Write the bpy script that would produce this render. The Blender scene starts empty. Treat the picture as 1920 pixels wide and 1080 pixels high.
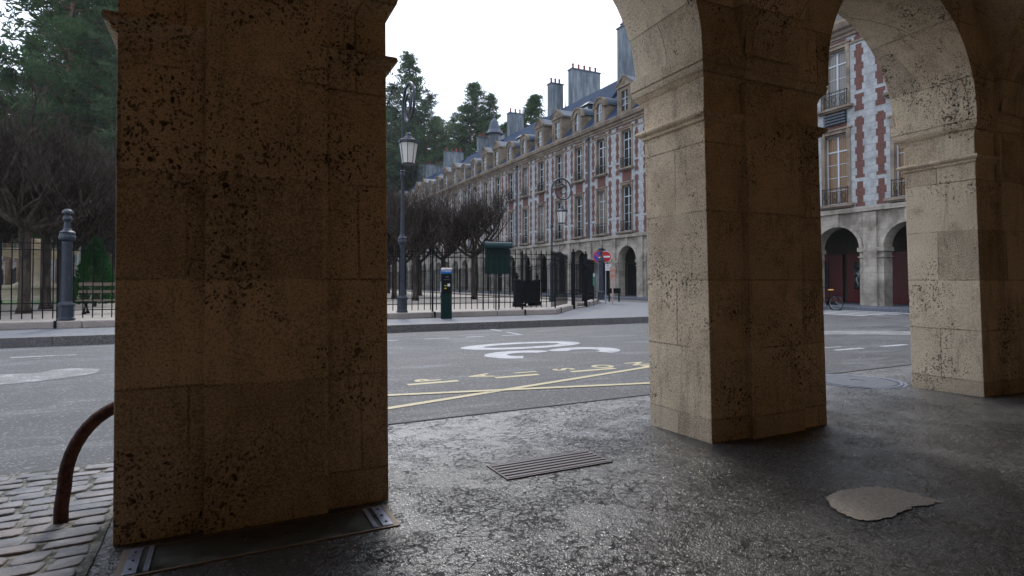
import bpy, math, random
from mathutils import Vector, Matrix
R=math.radians; PI=math.pi
random.seed(7)
sc=bpy.context.scene
col=sc.collection
# ------------------------------------------------------------------ helpers
class MB:
    def __init__(s): s.v=[]; s.f=[]
    def quad(s,a,b,c,d):
        n=len(s.v); s.v+= [tuple(a),tuple(b),tuple(c),tuple(d)]; s.f.append((n,n+1,n+2,n+3))
    def tri(s,a,b,c):
        n=len(s.v); s.v+= [tuple(a),tuple(b),tuple(c)]; s.f.append((n,n+1,n+2))
    def box(s,x0,x1,y0,y1,z0,z1):
        n=len(s.v)
        s.v+=[(x0,y0,z0),(x1,y0,z0),(x1,y1,z0),(x0,y1,z0),(x0,y0,z1),(x1,y0,z1),(x1,y1,z1),(x0,y1,z1)]
        for q in ((3,2,1,0),(4,5,6,7),(0,1,5,4),(1,2,6,5),(2,3,7,6),(3,0,4,7)): s.f.append(tuple(n+i for i in q))
    def prism(s,poly,z0,z1):
        n=len(s.v); k=len(poly)
        s.v+=[(p[0],p[1],z0) for p in poly]+[(p[0],p[1],z1) for p in poly]
        s.f.append(tuple(n+i for i in reversed(range(k)))); s.f.append(tuple(n+k+i for i in range(k)))
        for i in range(k): j=(i+1)%k; s.f.append((n+i,n+j,n+k+j,n+k+i))
    def prismxz(s,poly,y0,y1):   # poly in x,z extruded along y
        n=len(s.v); k=len(poly)
        s.v+=[(p[0],y0,p[1]) for p in poly]+[(p[0],y1,p[1]) for p in poly]
        s.f.append(tuple(n+i for i in range(k))); s.f.append(tuple(n+k+i for i in reversed(range(k))))
        for i in range(k): j=(i+1)%k; s.f.append((n+j,n+i,n+k+i,n+k+j))
    def tube(s,pts,rad,n=6,cap=True):
        pts=[Vector(p) for p in pts]
        if not hasattr(rad,'__len__'): rad=[rad]*len(pts)
        base=len(s.v); prev=None
        for i,p in enumerate(pts):
            d=(pts[min(i+1,len(pts)-1)]-pts[max(i-1,0)])
            if d.length<1e-9: d=Vector((0,0,1))
            d.normalize()
            if prev is None:
                a=d.orthogonal().normalized()
            else:
                a=prev-d*prev.dot(d)
                a=a.normalized() if a.length>1e-6 else d.orthogonal().normalized()
            prev=a; b=d.cross(a)
            for k in range(n):
                t=2*PI*k/n; q=p+(a*math.cos(t)+b*math.sin(t))*rad[i]; s.v.append(tuple(q))
        for i in range(len(pts)-1):
            for k in range(n):
                k2=(k+1)%n
                s.f.append((base+i*n+k,base+i*n+k2,base+(i+1)*n+k2,base+(i+1)*n+k))
        if cap and n>2:
            s.f.append(tuple(base+k for k in reversed(range(n))))
            e=base+(len(pts)-1)*n; s.f.append(tuple(e+k for k in range(n)))
    def lathe(s,c,prof,n=16,a0=0.):
        base=len(s.v)
        for r,z in prof:
            for k in range(n):
                t=a0+2*PI*k/n; s.v.append((c[0]+r*math.cos(t),c[1]+r*math.sin(t),c[2]+z))
        for i in range(len(prof)-1):
            for k in range(n):
                k2=(k+1)%n; s.f.append((base+i*n+k,base+i*n+k2,base+(i+1)*n+k2,base+(i+1)*n+k))
        s.f.append(tuple(base+k for k in reversed(range(n))))
        e=base+(len(prof)-1)*n; s.f.append(tuple(e+k for k in range(n)))
    def ring(s,c,ax,Rr,r,n=24,m=6,a0=0,a1=2*PI):
        ax=Vector(ax).normalized(); u=ax.orthogonal().normalized(); w=ax.cross(u); c=Vector(c)
        pts=[c+(u*math.cos(a0+(a1-a0)*i/n)+w*math.sin(a0+(a1-a0)*i/n))*Rr for i in range(n+1)]
        s.tube(pts,r,m,cap=False)
    def xf(s,M):
        s.v=[tuple(M@Vector(p)) for p in s.v]; return s
    def build(s,name,mat,parent=None,smooth=False,off=None,bevel=0):
        me=bpy.data.meshes.new(name)
        v=s.v if off is None else [(a-off[0],b-off[1],c-off[2]) for a,b,c in s.v]
        me.from_pydata(v,[],s.f); me.materials.append(mat); me.update()
        if smooth: me.polygons.foreach_set('use_smooth',[True]*len(me.polygons))
        o=bpy.data.objects.new(name,me); col.objects.link(o)
        if parent is not None: o.parent=parent
        if bevel:
            b=o.modifiers.new('b','BEVEL'); b.width=bevel; b.segments=2; b.limit_method='ANGLE'
        return o
def tag(o,label=None,cat=None,group=None,kind=None):
    for k,v in (('label',label),('category',cat),('group',group),('kind',kind)):
        if v: o[k]=v
    return o
def empty(name,loc,rz=0,label=None,cat=None,group=None):
    o=bpy.data.objects.new(name,None); col.objects.link(o); o.location=loc; o.rotation_euler=(0,0,rz); o.empty_display_size=.2
    return tag(o,label,cat,group)
def kids(o): return [c for c in bpy.data.objects if c.parent==o]
KIDS={}
def copy_tree(o,parent=None):
    c=o.copy(); col.objects.link(c)
    if parent is not None: c.parent=parent
    for ch in kids(o): copy_tree(ch,c)
    return c
def struct(name,mb,mat,**k):
    o=mb.build(name,mat,**k); o['kind']='structure'; return o
# ------------------------------------------------------------------ node helpers
class NT:
    def __init__(s,name):
        s.m=bpy.data.materials.new(name); s.m.use_nodes=True; s.t=s.m.node_tree; s.n=s.t.nodes; s.l=s.t.links
        s.b=s.n['Principled BSDF']; s._p=None; s._o=None
    def put(s,inp,v):
        if isinstance(v,bpy.types.NodeSocket): s.l.new(v,inp)
        elif v is not None: inp.default_value=v
    def pos(s):
        if not s._p: s._p=s.n.new('ShaderNodeNewGeometry').outputs['Position']
        return s._p
    def obj(s):
        if not s._o: s._o=s.n.new('ShaderNodeTexCoord').outputs['Object']
        return s._o
    def mp(s,v,scale=(1,1,1),loc=(0,0,0),rot=(0,0,0)):
        n=s.n.new('ShaderNodeMapping'); s.l.new(v,n.inputs[0]); n.inputs['Scale'].default_value=scale; n.inputs['Location'].default_value=loc; n.inputs['Rotation'].default_value=rot; return n.outputs[0]
    def noise(s,v,sc=1,det=4,ro=.5,dist=0,out=0):
        n=s.n.new('ShaderNodeTexNoise'); s.l.new(v,n.inputs['Vector']); n.inputs['Scale'].default_value=sc; n.inputs['Detail'].default_value=det; n.inputs['Roughness'].default_value=ro; n.inputs['Distortion'].default_value=dist; return n.outputs[out]
    def vor(s,v,sc=1,feat='F1',out='Distance',rnd=1):
        n=s.n.new('ShaderNodeTexVoronoi'); n.feature=feat; s.l.new(v,n.inputs['Vector']); n.inputs['Scale'].default_value=sc; n.inputs['Randomness'].default_value=rnd; return n.outputs[out]
    def ma(s,op,a,b=None,c=None,clamp=False):
        n=s.n.new('ShaderNodeMath'); n.operation=op; n.use_clamp=clamp
        s.put(n.inputs[0],a); s.put(n.inputs[1],b)
        if c is not None: s.put(n.inputs[2],c)
        return n.outputs[0]
    def ramp(s,v,lo,hi,a=0.,b=1.,smooth=True):
        n=s.n.new('ShaderNodeMapRange'); n.interpolation_type='SMOOTHSTEP' if smooth else 'LINEAR'; n.clamp=True
        s.put(n.inputs[0],v); n.inputs[1].default_value=lo; n.inputs[2].default_value=hi; n.inputs[3].default_value=a; n.inputs[4].default_value=b; return n.outputs[0]
    def mix(s,f,a,b,mode='MIX'):
        n=s.n.new('ShaderNodeMix'); n.data_type='RGBA'; n.blend_type=mode; n.clamp_factor=True
        s.put(n.inputs[0],f)
        for i,v in ((6,a),(7,b)):
            if isinstance(v,tuple) and len(v)==3: v=v+(1,)
            s.put(n.inputs[i],v)
        return n.outputs[2]
    def sep(s,v):
        n=s.n.new('ShaderNodeSeparateXYZ'); s.l.new(v,n.inputs[0]); return n.outputs
    def comb(s,x,y,z):
        n=s.n.new('ShaderNodeCombineXYZ'); s.put(n.inputs[0],x); s.put(n.inputs[1],y); s.put(n.inputs[2],z); return n.outputs[0]
    def brick(s,v,w,h,mort=.01,c1=(0,0,0,1),c2=(1,1,1,1),cm=(.5,.5,.5,1),sm=.1,off=.5,bias=0):
        n=s.n.new('ShaderNodeTexBrick'); s.l.new(v,n.inputs['Vector']); n.inputs['Scale'].default_value=1; n.inputs['Brick Width'].default_value=w; n.inputs['Row Height'].default_value=h
        n.inputs['Mortar Size'].default_value=mort; n.inputs['Mortar Smooth'].default_value=sm; n.inputs['Bias'].default_value=bias
        n.inputs['Color1'].default_value=c1; n.inputs['Color2'].default_value=c2; n.inputs['Mortar'].default_value=cm; n.offset=off; return n.outputs
    def bump(s,h,st=.5,d=.01,norm=None):
        n=s.n.new('ShaderNodeBump'); s.l.new(h,n.inputs['Height']); n.inputs['Strength'].default_value=st; n.inputs['Distance'].default_value=d
        if norm is not None: s.l.new(norm,n.inputs['Normal'])
        return n.outputs[0]
    def out(s,colr=None,rough=.8,metal=0,normal=None,spec=.5,**k):
        if isinstance(colr,tuple) and len(colr)==3: colr=colr+(1,)
        s.put(s.b.inputs['Base Color'],colr); s.put(s.b.inputs['Roughness'],rough); s.put(s.b.inputs['Metallic'],metal); s.put(s.b.inputs['Specular IOR Level'],spec)
        if normal is not None: s.l.new(normal,s.b.inputs['Normal'])
        for kk,v in k.items(): s.put(s.b.inputs[kk.replace('_',' ')],v)
        return s.m
def simple(name,c,rough=.6,metal=0,nz=.25,sc=8,bump=.2,spec=.5,d=.004):
    t=NT(name); p=t.pos(); n=t.noise(p,sc,5,.6)
    c2=tuple(x*(1-nz) for x in c); c3=tuple(min(1,x*(1+nz)) for x in c)
    cc=t.mix(n,c2,c3); r=t.ramp(n,.3,.7,max(.02,rough-.1),min(1,rough+.1))
    return t.out(cc,r,metal,t.bump(t.noise(p,sc*6,4,.6),bump,d),spec)
M={}
def mk_pier():
    t=NT('pitted_limestone'); p=t.pos(); x,y,z=t.sep(p)
    bx=t.comb(t.ma('ADD',x,t.ma('MULTIPLY',y,1.0)),z,0.)
    br=t.brick(t.mp(bx,(1,1,1),(.2,.13,0)),.83,.52,.007,sm=.3)
    br2=t.brick(t.mp(bx,(1,1,1),(.9,.13,0)),2.3,.52,.0,off=.37); br3=t.brick(t.mp(bx,(1,1,1),(.2,.13,0)),.83,.52,.0,off=.5)
    big=t.noise(p,1.1,5,.6,.4); mid=t.noise(p,4.5,6,.65,.3); fine=t.noise(p,95,3,.75); strk=t.noise(t.mp(p,(5,5,.7)),1.6,5,.7,.5)
    tone=t.ma('ADD',t.ma('MULTIPLY',big,.7),t.ma('MULTIPLY',mid,.5))
    c=t.mix(t.ramp(tone,.4,.78),(.38,.29,.19),(.72,.58,.41))
    c=t.mix(t.ramp(br[0],.5,.9,0,.6),c,(.78,.67,.50)); c=t.mix(t.ramp(br2[0],.45,.1,0,.45),c,(.19,.155,.125))
    c=t.mix(t.ma('MULTIPLY',t.ramp(strk,.50,.70),.5),c,(.13,.105,.085)); c=t.mix(t.ramp(t.noise(t.mp(p,(1,1,1),(4,4,4)),3.1,6,.7),.55,.75,0,.6),c,(.10,.08,.065))
    mor=t.ma('MULTIPLY',br[1],t.ramp(t.noise(p,2.2,3,.5),.36,.60,0,.65))
    c=t.mix(mor,c,(.11,.08,.055))
    c=t.mix(t.ramp(fine,.40,.70,0,.55),c,(.80,.64,.46))
    c=t.mix(t.ramp(fine,.52,.34,0,.55),c,(.08,.055,.035))
    pw=t.mp(p,(1,1,.85)); pd=t.comb(*[t.ma('ADD',s,t.ma('MULTIPLY',t.noise(t.mp(p,(1,1,1),(i*3.3,0,0)),13,2,.5),.07)) for i,s in enumerate(t.sep(pw))])
    cl=t.ramp(t.noise(p,2.0,3,.55,.3),.44,.68)
    v1=t.vor(pd,21); v1r=t.sep(t.vor(pd,21,out='Color'))[0]
    th1=t.ma('MULTIPLY',t.ma('MULTIPLY',cl,.31),t.ramp(v1r,.25,.8,0,1))
    pit1=t.ramp(t.ma('SUBTRACT',v1,th1),.0,-.07)
    v2=t.vor(pd,62); v2r=t.sep(t.vor(pd,62,out='Color'))[0]
    th2=t.ma('MULTIPLY',t.ma('ADD',t.ma('MULTIPLY',cl,.48),.16),t.ramp(v2r,.35,.9,0,1))
    pit2=t.ramp(t.ma('SUBTRACT',v2,th2),.0,-.06)
    pit=t.ma('MAXIMUM',pit1,t.ma('MULTIPLY',pit2,.8))
    c=t.mix(t.ma('MULTIPLY',pit,.9),c,(.025,.018,.012))
    h=t.ma('SUBTRACT',t.ma('ADD',t.ma('MULTIPLY',mid,.7),t.ma('MULTIPLY',fine,.16)),t.ma('ADD',t.ma('MULTIPLY',pit,.7),t.ma('MULTIPLY',mor,.35)))
    return t.out(c,.88,0,t.bump(h,1,.016),.3)
M['pier']=mk_pier()
def mk_floor():
    t=NT('cracked_asphalt'); p=t.pos(); 
    wob=t.noise(p,13,5,.7,out=1); d=t.n.new('ShaderNodeVectorMath'); d.operation='MULTIPLY_ADD'; t.l.new(wob,d.inputs[0]); d.inputs[1].default_value=(.13,.13,0); t.l.new(p,d.inputs[2]); q=d.outputs[0]
    c1=t.ramp(t.vor(t.mp(q,(1,1.7,1),(0,0,0),(0,0,.5)),10,'DISTANCE_TO_EDGE'),.0,.04,1,0)
    c2=t.ramp(t.vor(t.mp(q,(1,1,1),(3,1,0)),31,'DISTANCE_TO_EDGE'),.0,.06,1,0)
    m1=t.ramp(t.noise(p,2.6,4,.65),.45,.57); m2=t.ramp(t.noise(t.mp(p,(1,1,1),(7,2,0)),3.2,4,.65),.47,.6)
    cr=t.ma('MAXIMUM',t.ma('MULTIPLY',c1,m1),t.ma('MULTIPLY',t.ma('MULTIPLY',c2,m2),.8))
    ag=t.vor(p,115); agc=t.sep(t.vor(p,115,out='Color'))[0]; n=t.noise(p,34,4,.7); lo=t.noise(p,.9,4,.6)
    c=t.mix(t.ramp(t.ma('ADD',t.ma('MULTIPLY',n,.6),t.ma('MULTIPLY',lo,.5)),.35,.75),(.018,.018,.020),(.08,.079,.078))
    c=t.mix(t.ramp(agc,.78,1,0,.7),c,(.24,.225,.20)); c=t.mix(t.ramp(agc,.25,0,0,.6),c,(.02,.02,.02))
    x_,y_,z_=t.sep(p); c=t.mix(t.ramp(t.ma('ADD',y_,t.ma('MULTIPLY',t.noise(p,2.5,5,.7),1.2)),4.0,5.1,0,.8),c,(.20,.203,.21)); c=t.mix(t.ma('MULTIPLY',cr,.9),c,(.012,.011,.010))  # outer band paler: weathered surface plus daylight glare put into the colour
    h=t.ma('SUBTRACT',t.ma('ADD',t.ma('MULTIPLY',ag,-.2),t.ma('ADD',t.ma('MULTIPLY',n,.32),t.ma('MULTIPLY',t.noise(p,11,4,.6),.75))),t.ma('MULTIPLY',cr,1.05))
    r=t.ma('SUBTRACT',t.ramp(t.ma('ADD',lo,t.ma('MULTIPLY',n,.4)),.4,.95,.24,.40),t.ramp(agc,.6,.9,0,.1))
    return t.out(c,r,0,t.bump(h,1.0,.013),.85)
M['floor']=mk_floor()
def mk_road():
    t=NT('road_asphalt'); p=t.pos()
    n=t.noise(p,60,4,.75); lo=t.noise(t.mp(p,(.5,1.3,1)),.8,6,.65,.6); sp=t.sep(t.vor(p,55,out='Color'))[0]; lo2=t.noise(t.mp(p,(.35,1.2,1),(5,0,0)),1.7,5,.7,.4)
    c=t.mix(t.ramp(t.ma('ADD',t.ma('MULTIPLY',n,.5),t.ma('MULTIPLY',lo,.6)),.38,.72),(.028,.029,.033),(.085,.087,.095))
    c=t.mix(t.ma('MULTIPLY',t.ramp(lo2,.50,.66,0,.8),t.ramp(t.noise(p,38,3,.8),.42,.6)),c,(.20,.205,.22))
    c=t.mix(t.ramp(sp,.85,1,0,.6),c,(.34,.33,.32))
    r=t.ramp(lo,.3,.7,.48,.7)
    return t.out(c,r,0,t.bump(t.ma('ADD',n,t.ma('MULTIPLY',sp,.6)),1,.012),.5)
M['road']=mk_road()
def mk_paint(name,colr,wear):
    t=NT(name); p=t.pos(); n=t.noise(p,22,6,.75); n2=t.noise(p,3,4,.6)
    f=t.ramp(t.ma('ADD',t.ma('MULTIPLY',n,.7),t.ma('MULTIPLY',n2,.4)),wear,wear+.12)
    c=t.mix(f,tuple(colr),(.13,.13,.13)); c=t.mix(t.ma('MULTIPLY',t.noise(p,70,3,.7),.25),c,(.2,.19,.17))
    return t.out(c,.6,0,t.bump(n,.4,.004),.4)
M['white_paint']=mk_paint('worn_white_road_paint',(.42,.43,.46),.55)
M['faint_white']=mk_paint('faded_white_road_mark',(.36,.37,.40),.44)
M['yellow_paint']=mk_paint('worn_yellow_road_paint',(.47,.41,.25),.60)
def mk_cobble():
    t=NT('worn_cobblestone'); p=t.pos(); n=t.noise(p,7,3,.5); f=t.noise(p,45,5,.7); cell=t.noise(t.mp(p,(1,2,1)),3.7,1,.3)
    c=t.mix(t.ramp(cell,.35,.65),(.08,.085,.10),(.20,.17,.165)); c=t.mix(t.ramp(n,.35,.7,0,.6),c,(.25,.25,.265)); c=t.mix(t.ramp(f,.55,.8,0,.5),c,(.08,.075,.07))
    return t.out(c,.5,0,t.bump(t.ma('ADD',f,t.ma('MULTIPLY',t.noise(p,16,3,.5),1.5)),.9,.008),.5)
M['cobble']=mk_cobble()
t=NT('mossy_cobble_mortar'); p=t.pos(); n=t.noise(p,9,6,.75); n2=t.noise(p,40,4,.7)
c=t.mix(t.ramp(n,.45,.6),(.27,.26,.24),(.045,.055,.03)); c=t.mix(t.ramp(n2,.45,.65,0,.8),c,(.06,.055,.05)); M['mortar']=t.out(c,.9,0,t.bump(t.ma('ADD',n,n2),1,.015))
def mk_granite(name,base,blk=None,dark=.5):
    t=NT(name); p=t.pos(); s1=t.sep(t.vor(p,45,out='Color'))[0]; n=t.noise(p,1.5,5,.6); f=t.noise(p,30,4,.8)
    c=t.mix(s1,tuple(x*dark for x in base),base); c=t.mix(t.ramp(n,.35,.7,0,.5),c,tuple(x*.55 for x in base)); c=t.mix(t.ramp(f,.6,.8,0,.5),c,tuple(min(1,x*1.7) for x in base))
    if blk:
        x,y,z=t.sep(p); br=t.brick(t.comb(x,y,0.),blk[0],blk[1],.012,sm=.2); c=t.mix(br[1],c,(.05,.05,.05)); c=t.mix(t.ma('MULTIPLY',br[0],.3),c,tuple(x*.6 for x in base))
    return t.out(c,.6,0,t.bump(f,.4,.004),.5)
M['kerb']=mk_granite('granite_kerb',(.19,.185,.19),(1.35,20.),.3)
M['pavement']=mk_granite('granite_pavement',(.17,.18,.205),(.9,.5),.6)
M['setts']=mk_granite('stone_setts',(.15,.165,.20),(.3,.2),.6)
M['wallstone']=mk_granite('pale_coping_stone',(.36,.31,.28),None,.7)
M['gravel']=mk_granite('park_gravel',(.25,.22,.19),None,.75)
M['lawn']=simple('lawn_grass',(.07,.13,.035),.9,nz=.5,sc=5,bump=1,d=.03)
def mk_facade():
    t=NT('brick_and_stone_facade'); o=t.obj(); x,y,z=t.sep(o); P=3.6625
    def gt(a,b): return t.ma('GREATER_THAN',a,b)
    d=t.ma('ABSOLUTE',t.ma('SUBTRACT',t.ma('FLOORED_MODULO',x,P),P/2))
    tooth=gt(t.ma('FLOORED_MODULO',z,.74),.37); hc=.37
    a=t.ma('ADD',t.ma('MULTIPLY',tooth,.09),1.04); b=t.ma('SUBTRACT',1.54,t.ma('MULTIPLY',tooth,.09))
    inb=t.ma('MULTIPLY',gt(d,a),t.ma('LESS_THAN',d,b))
    for z0,z1 in ((6.66,6.86),(10.12,10.42),(11.34,11.52),(13.98,14.12),(5.0,5.35)):
        inside=t.ma('MULTIPLY',gt(z,z0),t.ma('LESS_THAN',z,z1)); inb=t.ma('MULTIPLY',inb,t.ma('SUBTRACT',1.,inside))
    pan=t.ma('MULTIPLY',t.ma('LESS_THAN',d,.62),t.ma('MULTIPLY',gt(z,9.62),t.ma('LESS_THAN',z,10.72)))
    pan2=t.ma('MULTIPLY',t.ma('LESS_THAN',d,.62),t.ma('MULTIPLY',gt(z,14.22),t.ma('LESS_THAN',z,14.52)))
    pan3=t.ma('MULTIPLY',t.ma('LESS_THAN',d,.8),t.ma('MULTIPLY',gt(z,5.18),t.ma('LESS_THAN',z,5.42)))
    inb=t.ma('MAXIMUM',inb,t.ma('MAXIMUM',pan,t.ma('MAXIMUM',pan2,pan3)))
    nz=t.noise(o,2.5,5,.6); fn=t.noise(o,25,4,.7)
    bk=t.brick(t.comb(x,z,0.),.22,.065,.009,(.15,.045,.036,1),(.08,.028,.024,1),(.17,.12,.10,1),.2)
    bc=t.mix(t.ramp(nz,.45,.75,0,.5),bk[0],(.13,.055,.045))
    jz=t.ma('LESS_THAN',t.ma('FLOORED_MODULO',z,hc),.022); jx=t.ma('LESS_THAN',t.ma('ABSOLUTE',t.ma('SUBTRACT',d,1.83)),.0)
    s=t.mix(t.ramp(nz,.3,.75),(.39,.40,.40),(.21,.22,.225)); s=t.mix(t.ramp(fn,.5,.8,0,.3),s,(.44,.45,.44))
    s=t.mix(t.ma('MULTIPLY',jz,.6),s,(.12,.12,.12))
    st=t.noise(t.mp(o,(2.5,2.5,.35)),1.2,5,.7); s=t.mix(t.ramp(st,.52,.75,0,.35),s,(.20,.185,.16))
    c=t.mix(inb,s,bc)
    h=t.ma('SUBTRACT',t.ma('MULTIPLY',fn,.3),t.ma('ADD',t.ma('MULTIPLY',inb,t.ma('MULTIPLY',bk[1],.6)),t.ma('ADD',jz,t.ma('MULTIPLY',inb,.5))))
    return t.out(c,.85,0,t.bump(h,.5,.02),.3)
M['facade']=mk_facade()
def mk_lime(name,c1,c2,blk=(.9,.37),dk=(.12,.10,.08)):
    t=NT(name); p=t.pos(); x,y,z=t.sep(p); br=t.brick(t.comb(t.ma('ADD',x,y),z,0.),blk[0],blk[1],.012,sm=.2)
    n=t.noise(p,1.0,6,.65,.5); st=t.noise(t.mp(p,(3,3,.5)),1.3,5,.7); f=t.noise(p,24,5,.75)
    c=t.mix(t.ramp(n,.35,.7),c1,c2); c=t.mix(t.ramp(st,.52,.72,0,.5),c,dk); c=t.mix(t.ma('MULTIPLY',br[1],.5),c,dk); c=t.mix(t.ma('MULTIPLY',br[0],.18),c,c2)
    c=t.mix(t.ramp(f,.62,.74,0,.5),c,dk)
    return t.out(c,.88,0,t.bump(t.ma('SUBTRACT',f,br[1]),.5,.01),.3)
M['lime']=mk_lime('arcade_limestone',(.42,.375,.315),(.17,.145,.12))
M['trim']=mk_lime('weathered_stone_trim',(.28,.225,.17),(.13,.10,.078),(1.2,5.),(.13,.10,.075))
M['dormer']=mk_lime('dormer_stone',(.24,.19,.14),(.10,.078,.058),(1.1,.4),(.13,.10,.075))
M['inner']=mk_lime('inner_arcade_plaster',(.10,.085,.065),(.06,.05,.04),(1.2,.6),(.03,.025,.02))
M['warmwall']=mk_lime('warm_bounce_coat',(.90,.54,.25),(.75,.42,.18),(1.2,.6),(.25,.17,.1))  # unseen back wall's orange tone, chosen to bounce warm light onto the pillars
def mk_slate():
    t=NT('blue_slate'); o=t.pos(); x,y,z=t.sep(o); br=t.brick(t.comb(t.ma('ADD',x,y),z,0.),.3,.16,.01,(.016,.028,.06,1),(.026,.044,.085,1),(.05,.06,.08,1),.2)
    n=t.noise(t.mp(o,(1,1,.25)),1.2,5,.65); c=t.mix(t.ramp(n,.35,.7,0,.5),br[0],(.045,.065,.10))
    return t.out(c,.9,0,t.bump(br[1],.3,.01),.03)
M['slate']=mk_slate()
def mk_chim():
    t=NT('grey_chimney_render'); p=t.pos(); n=t.noise(t.mp(p,(2,2,.35)),1.1,6,.65,.3); f=t.noise(p,12,5,.7)
    c=t.mix(t.ramp(n,.3,.75),(.075,.09,.11),(.22,.245,.265)); c=t.mix(t.ramp(f,.5,.8,0,.35),c,(.12,.12,.12)); return t.out(c,.85,0,t.bump(f,.4,.02),.3)
M['chim']=mk_chim()
M['lead']=simple('lead_sheet',(.035,.05,.075),.55,.1,nz=.35,sc=3,bump=.3)
M['terracotta']=simple('chimney_pot_terracotta',(.20,.035,.025),.8,nz=.3)
M['iron']=simple('black_painted_iron',(.007,.008,.010),.7,0,nz=.4,sc=20,bump=.4,spec=.12)
M['greyiron']=simple('blue_grey_cast_iron',(.035,.042,.056),.45,.1,nz=.6,sc=9,bump=.9,d=.008,spec=.3)
def mk_rust():
    t=NT('rusty_iron'); p=t.pos(); n=t.noise(p,30,6,.7); n2=t.noise(p,90,4,.7); c=t.mix(t.ramp(n,.35,.7),(.035,.012,.010),(.13,.045,.025)); c=t.mix(t.ramp(n2,.6,.75,0,.6),c,(.16,.09,.06)); return t.out(c,.75,.1,t.bump(t.ma('ADD',n,n2),.9,.006),.4)
M['rust']=mk_rust()
M['frame']=simple('white_window_paint',(.42,.45,.48),.5,nz=.12)
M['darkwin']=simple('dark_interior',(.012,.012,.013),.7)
t=NT('window_glass'); M['glass']=t.out(t.mix(t.noise(t.obj(),1.5,2,.5),(.012,.015,.016),(.03,.034,.035)),.04,0,t.bump(t.noise(t.pos(),1.3,2,.5),.12,.05),1.0)
t=NT('tan_curtain'); xx=t.sep(t.pos())[1]; w=t.ramp(t.ma('SINE',t.ma('MULTIPLY',xx,55.)),-1,1); M['curtain']=t.out(t.mix(w,(.11,.058,.025),(.21,.118,.05)),.35,spec=.5)
t=NT('pale_curtain'); xx=t.sep(t.pos())[1]; w=t.ramp(t.ma('SINE',t.ma('MULTIPLY',xx,70.)),-1,1); M['pale']=t.out(t.mix(w,(.08,.07,.06),(.20,.18,.15)),.3,spec=.6)
M['redwood']=simple('dark_red_shopfront_paint',(.10,.008,.006),.4,nz=.3,sc=3)
M['green']=simple('dark_green_paint',(.005,.022,.020),.5,nz=.3,sc=10,spec=.15)
M['hood']=simple('green_metal_hood',(.006,.026,.030),.35,.0,nz=.2,spec=.2)
M['blue']=simple('meter_blue',(.01,.13,.42),.5,nz=.1)
M['white']=simple('white_enamel',(.65,.66,.68),.45,nz=.08)
M['red']=simple('sign_red',(.42,.012,.02),.4,nz=.1)
M['signblue']=simple('sign_blue',(.01,.025,.30),.4,nz=.1)
M['yellow']=simple('yellow_sticker',(.55,.55,.03),.5,nz=.1)
M['mint']=simple('green_notice',(.03,.22,.15),.5,nz=.2)
M['pink']=simple('pinkish_weathered_wood',(.36,.26,.23),.8,nz=.3,sc=5)
M['orange']=simple('orange_notice',(.42,.15,.10),.7,nz=.2)
M['bench']=simple('bench_wood',(.12,.085,.06),.7,nz=.35,sc=9)
M['saddle']=simple('tan_saddle',(.55,.30,.06),.6,nz=.2)
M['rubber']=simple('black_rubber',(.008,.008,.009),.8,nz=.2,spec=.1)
M['chrome']=simple('dull_chrome',(.35,.36,.37),.3,.9,nz=.2)
def mk_glasslamp():
    t=NT('frosted_lamp_glass'); n=t.noise(t.pos(),12,4,.6); return t.out(t.mix(n,(.60,.57,.53),(.78,.76,.73)),.35,0,None,.5,Transmission_Weight=.25)
M['lampglass']=mk_glasslamp()
M['tanframe']=simple('dusty_brass_frame',(.20,.155,.12),.5,.2,nz=.5,sc=18,bump=.6)
M['manhole']=simple('manhole_iron',(.12,.13,.15),.5,.3,nz=.3,sc=20,bump=.5)
M['steel']=simple('brushed_steel_frame',(.30,.33,.42),.36,.5,nz=.35,sc=25,bump=.5)
M['grate']=simple('weathered_grate_steel',(.11,.095,.10),.45,.3,nz=.4,sc=25,bump=.6)
t=NT('dusty_plate_glass'); n=t.noise(t.pos(),7,6,.7); M['plate']=t.out(t.mix(t.ramp(n,.4,.75),(.03,.04,.038),(.12,.13,.115)),t.ramp(n,.3,.7,.22,.5),spec=.6)
t=NT('patch_concrete'); p=t.pos(); f=t.noise(p,60,5,.8); M['patch']=t.out(t.mix(t.ramp(f,.3,.7),(.28,.25,.21),(.60,.54,.46)),.85,0,t.bump(t.ma('ADD',f,t.noise(p,14,3,.6)),.9,.01))
def mk_bark(name,a,b,sc):
    t=NT(name); p=t.pos(); n=t.noise(t.mp(p,(3,3,.6)),sc,6,.7,.4); return t.out(t.mix(t.ramp(n,.35,.7),a,b),.9,0,t.bump(n,.9,.02),.2)
M['bark']=mk_bark('linden_bark',(.011,.009,.007),(.072,.055,.043),2.5)
M['pinebark']=mk_bark('pine_bark',(.06,.038,.028),(.19,.115,.075),3)
M['palebark']=mk_bark('pale_birch_bark',(.22,.22,.21),(.5,.49,.47),3)
def mk_leaf(name,a,b,c):
    t=NT(name); p=t.pos(); n=t.noise(p,.55,4,.6); m=t.noise(p,6,2,.5); cc=t.mix(t.ramp(n,.35,.65),a,b); cc=t.mix(t.ramp(m,.5,.75,0,.6),cc,c)
    t.out(cc,.75,0,None,.2); tl=t.n.new('ShaderNodeBsdfTranslucent'); t.l.new(cc,tl.inputs[0]); ms=t.n.new('ShaderNodeMixShader'); ms.inputs[0].default_value=.45; t.l.new(t.b.outputs[0],ms.inputs[1]); t.l.new(tl.outputs[0],ms.inputs[2]); t.l.new(ms.outputs[0],t.n['Material Output'].inputs[0]); return t.m
M['needle']=mk_leaf('pine_needles',(.032,.064,.030),(.062,.11,.045),(.14,.18,.065))
M['conifer']=mk_leaf('clipped_conifer',(.008,.05,.012),(.02,.09,.02),(.04,.13,.03))
M['fount']=mk_lime('fountain_stone',(.62,.55,.44),(.45,.38,.29),(3,.9))
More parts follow.
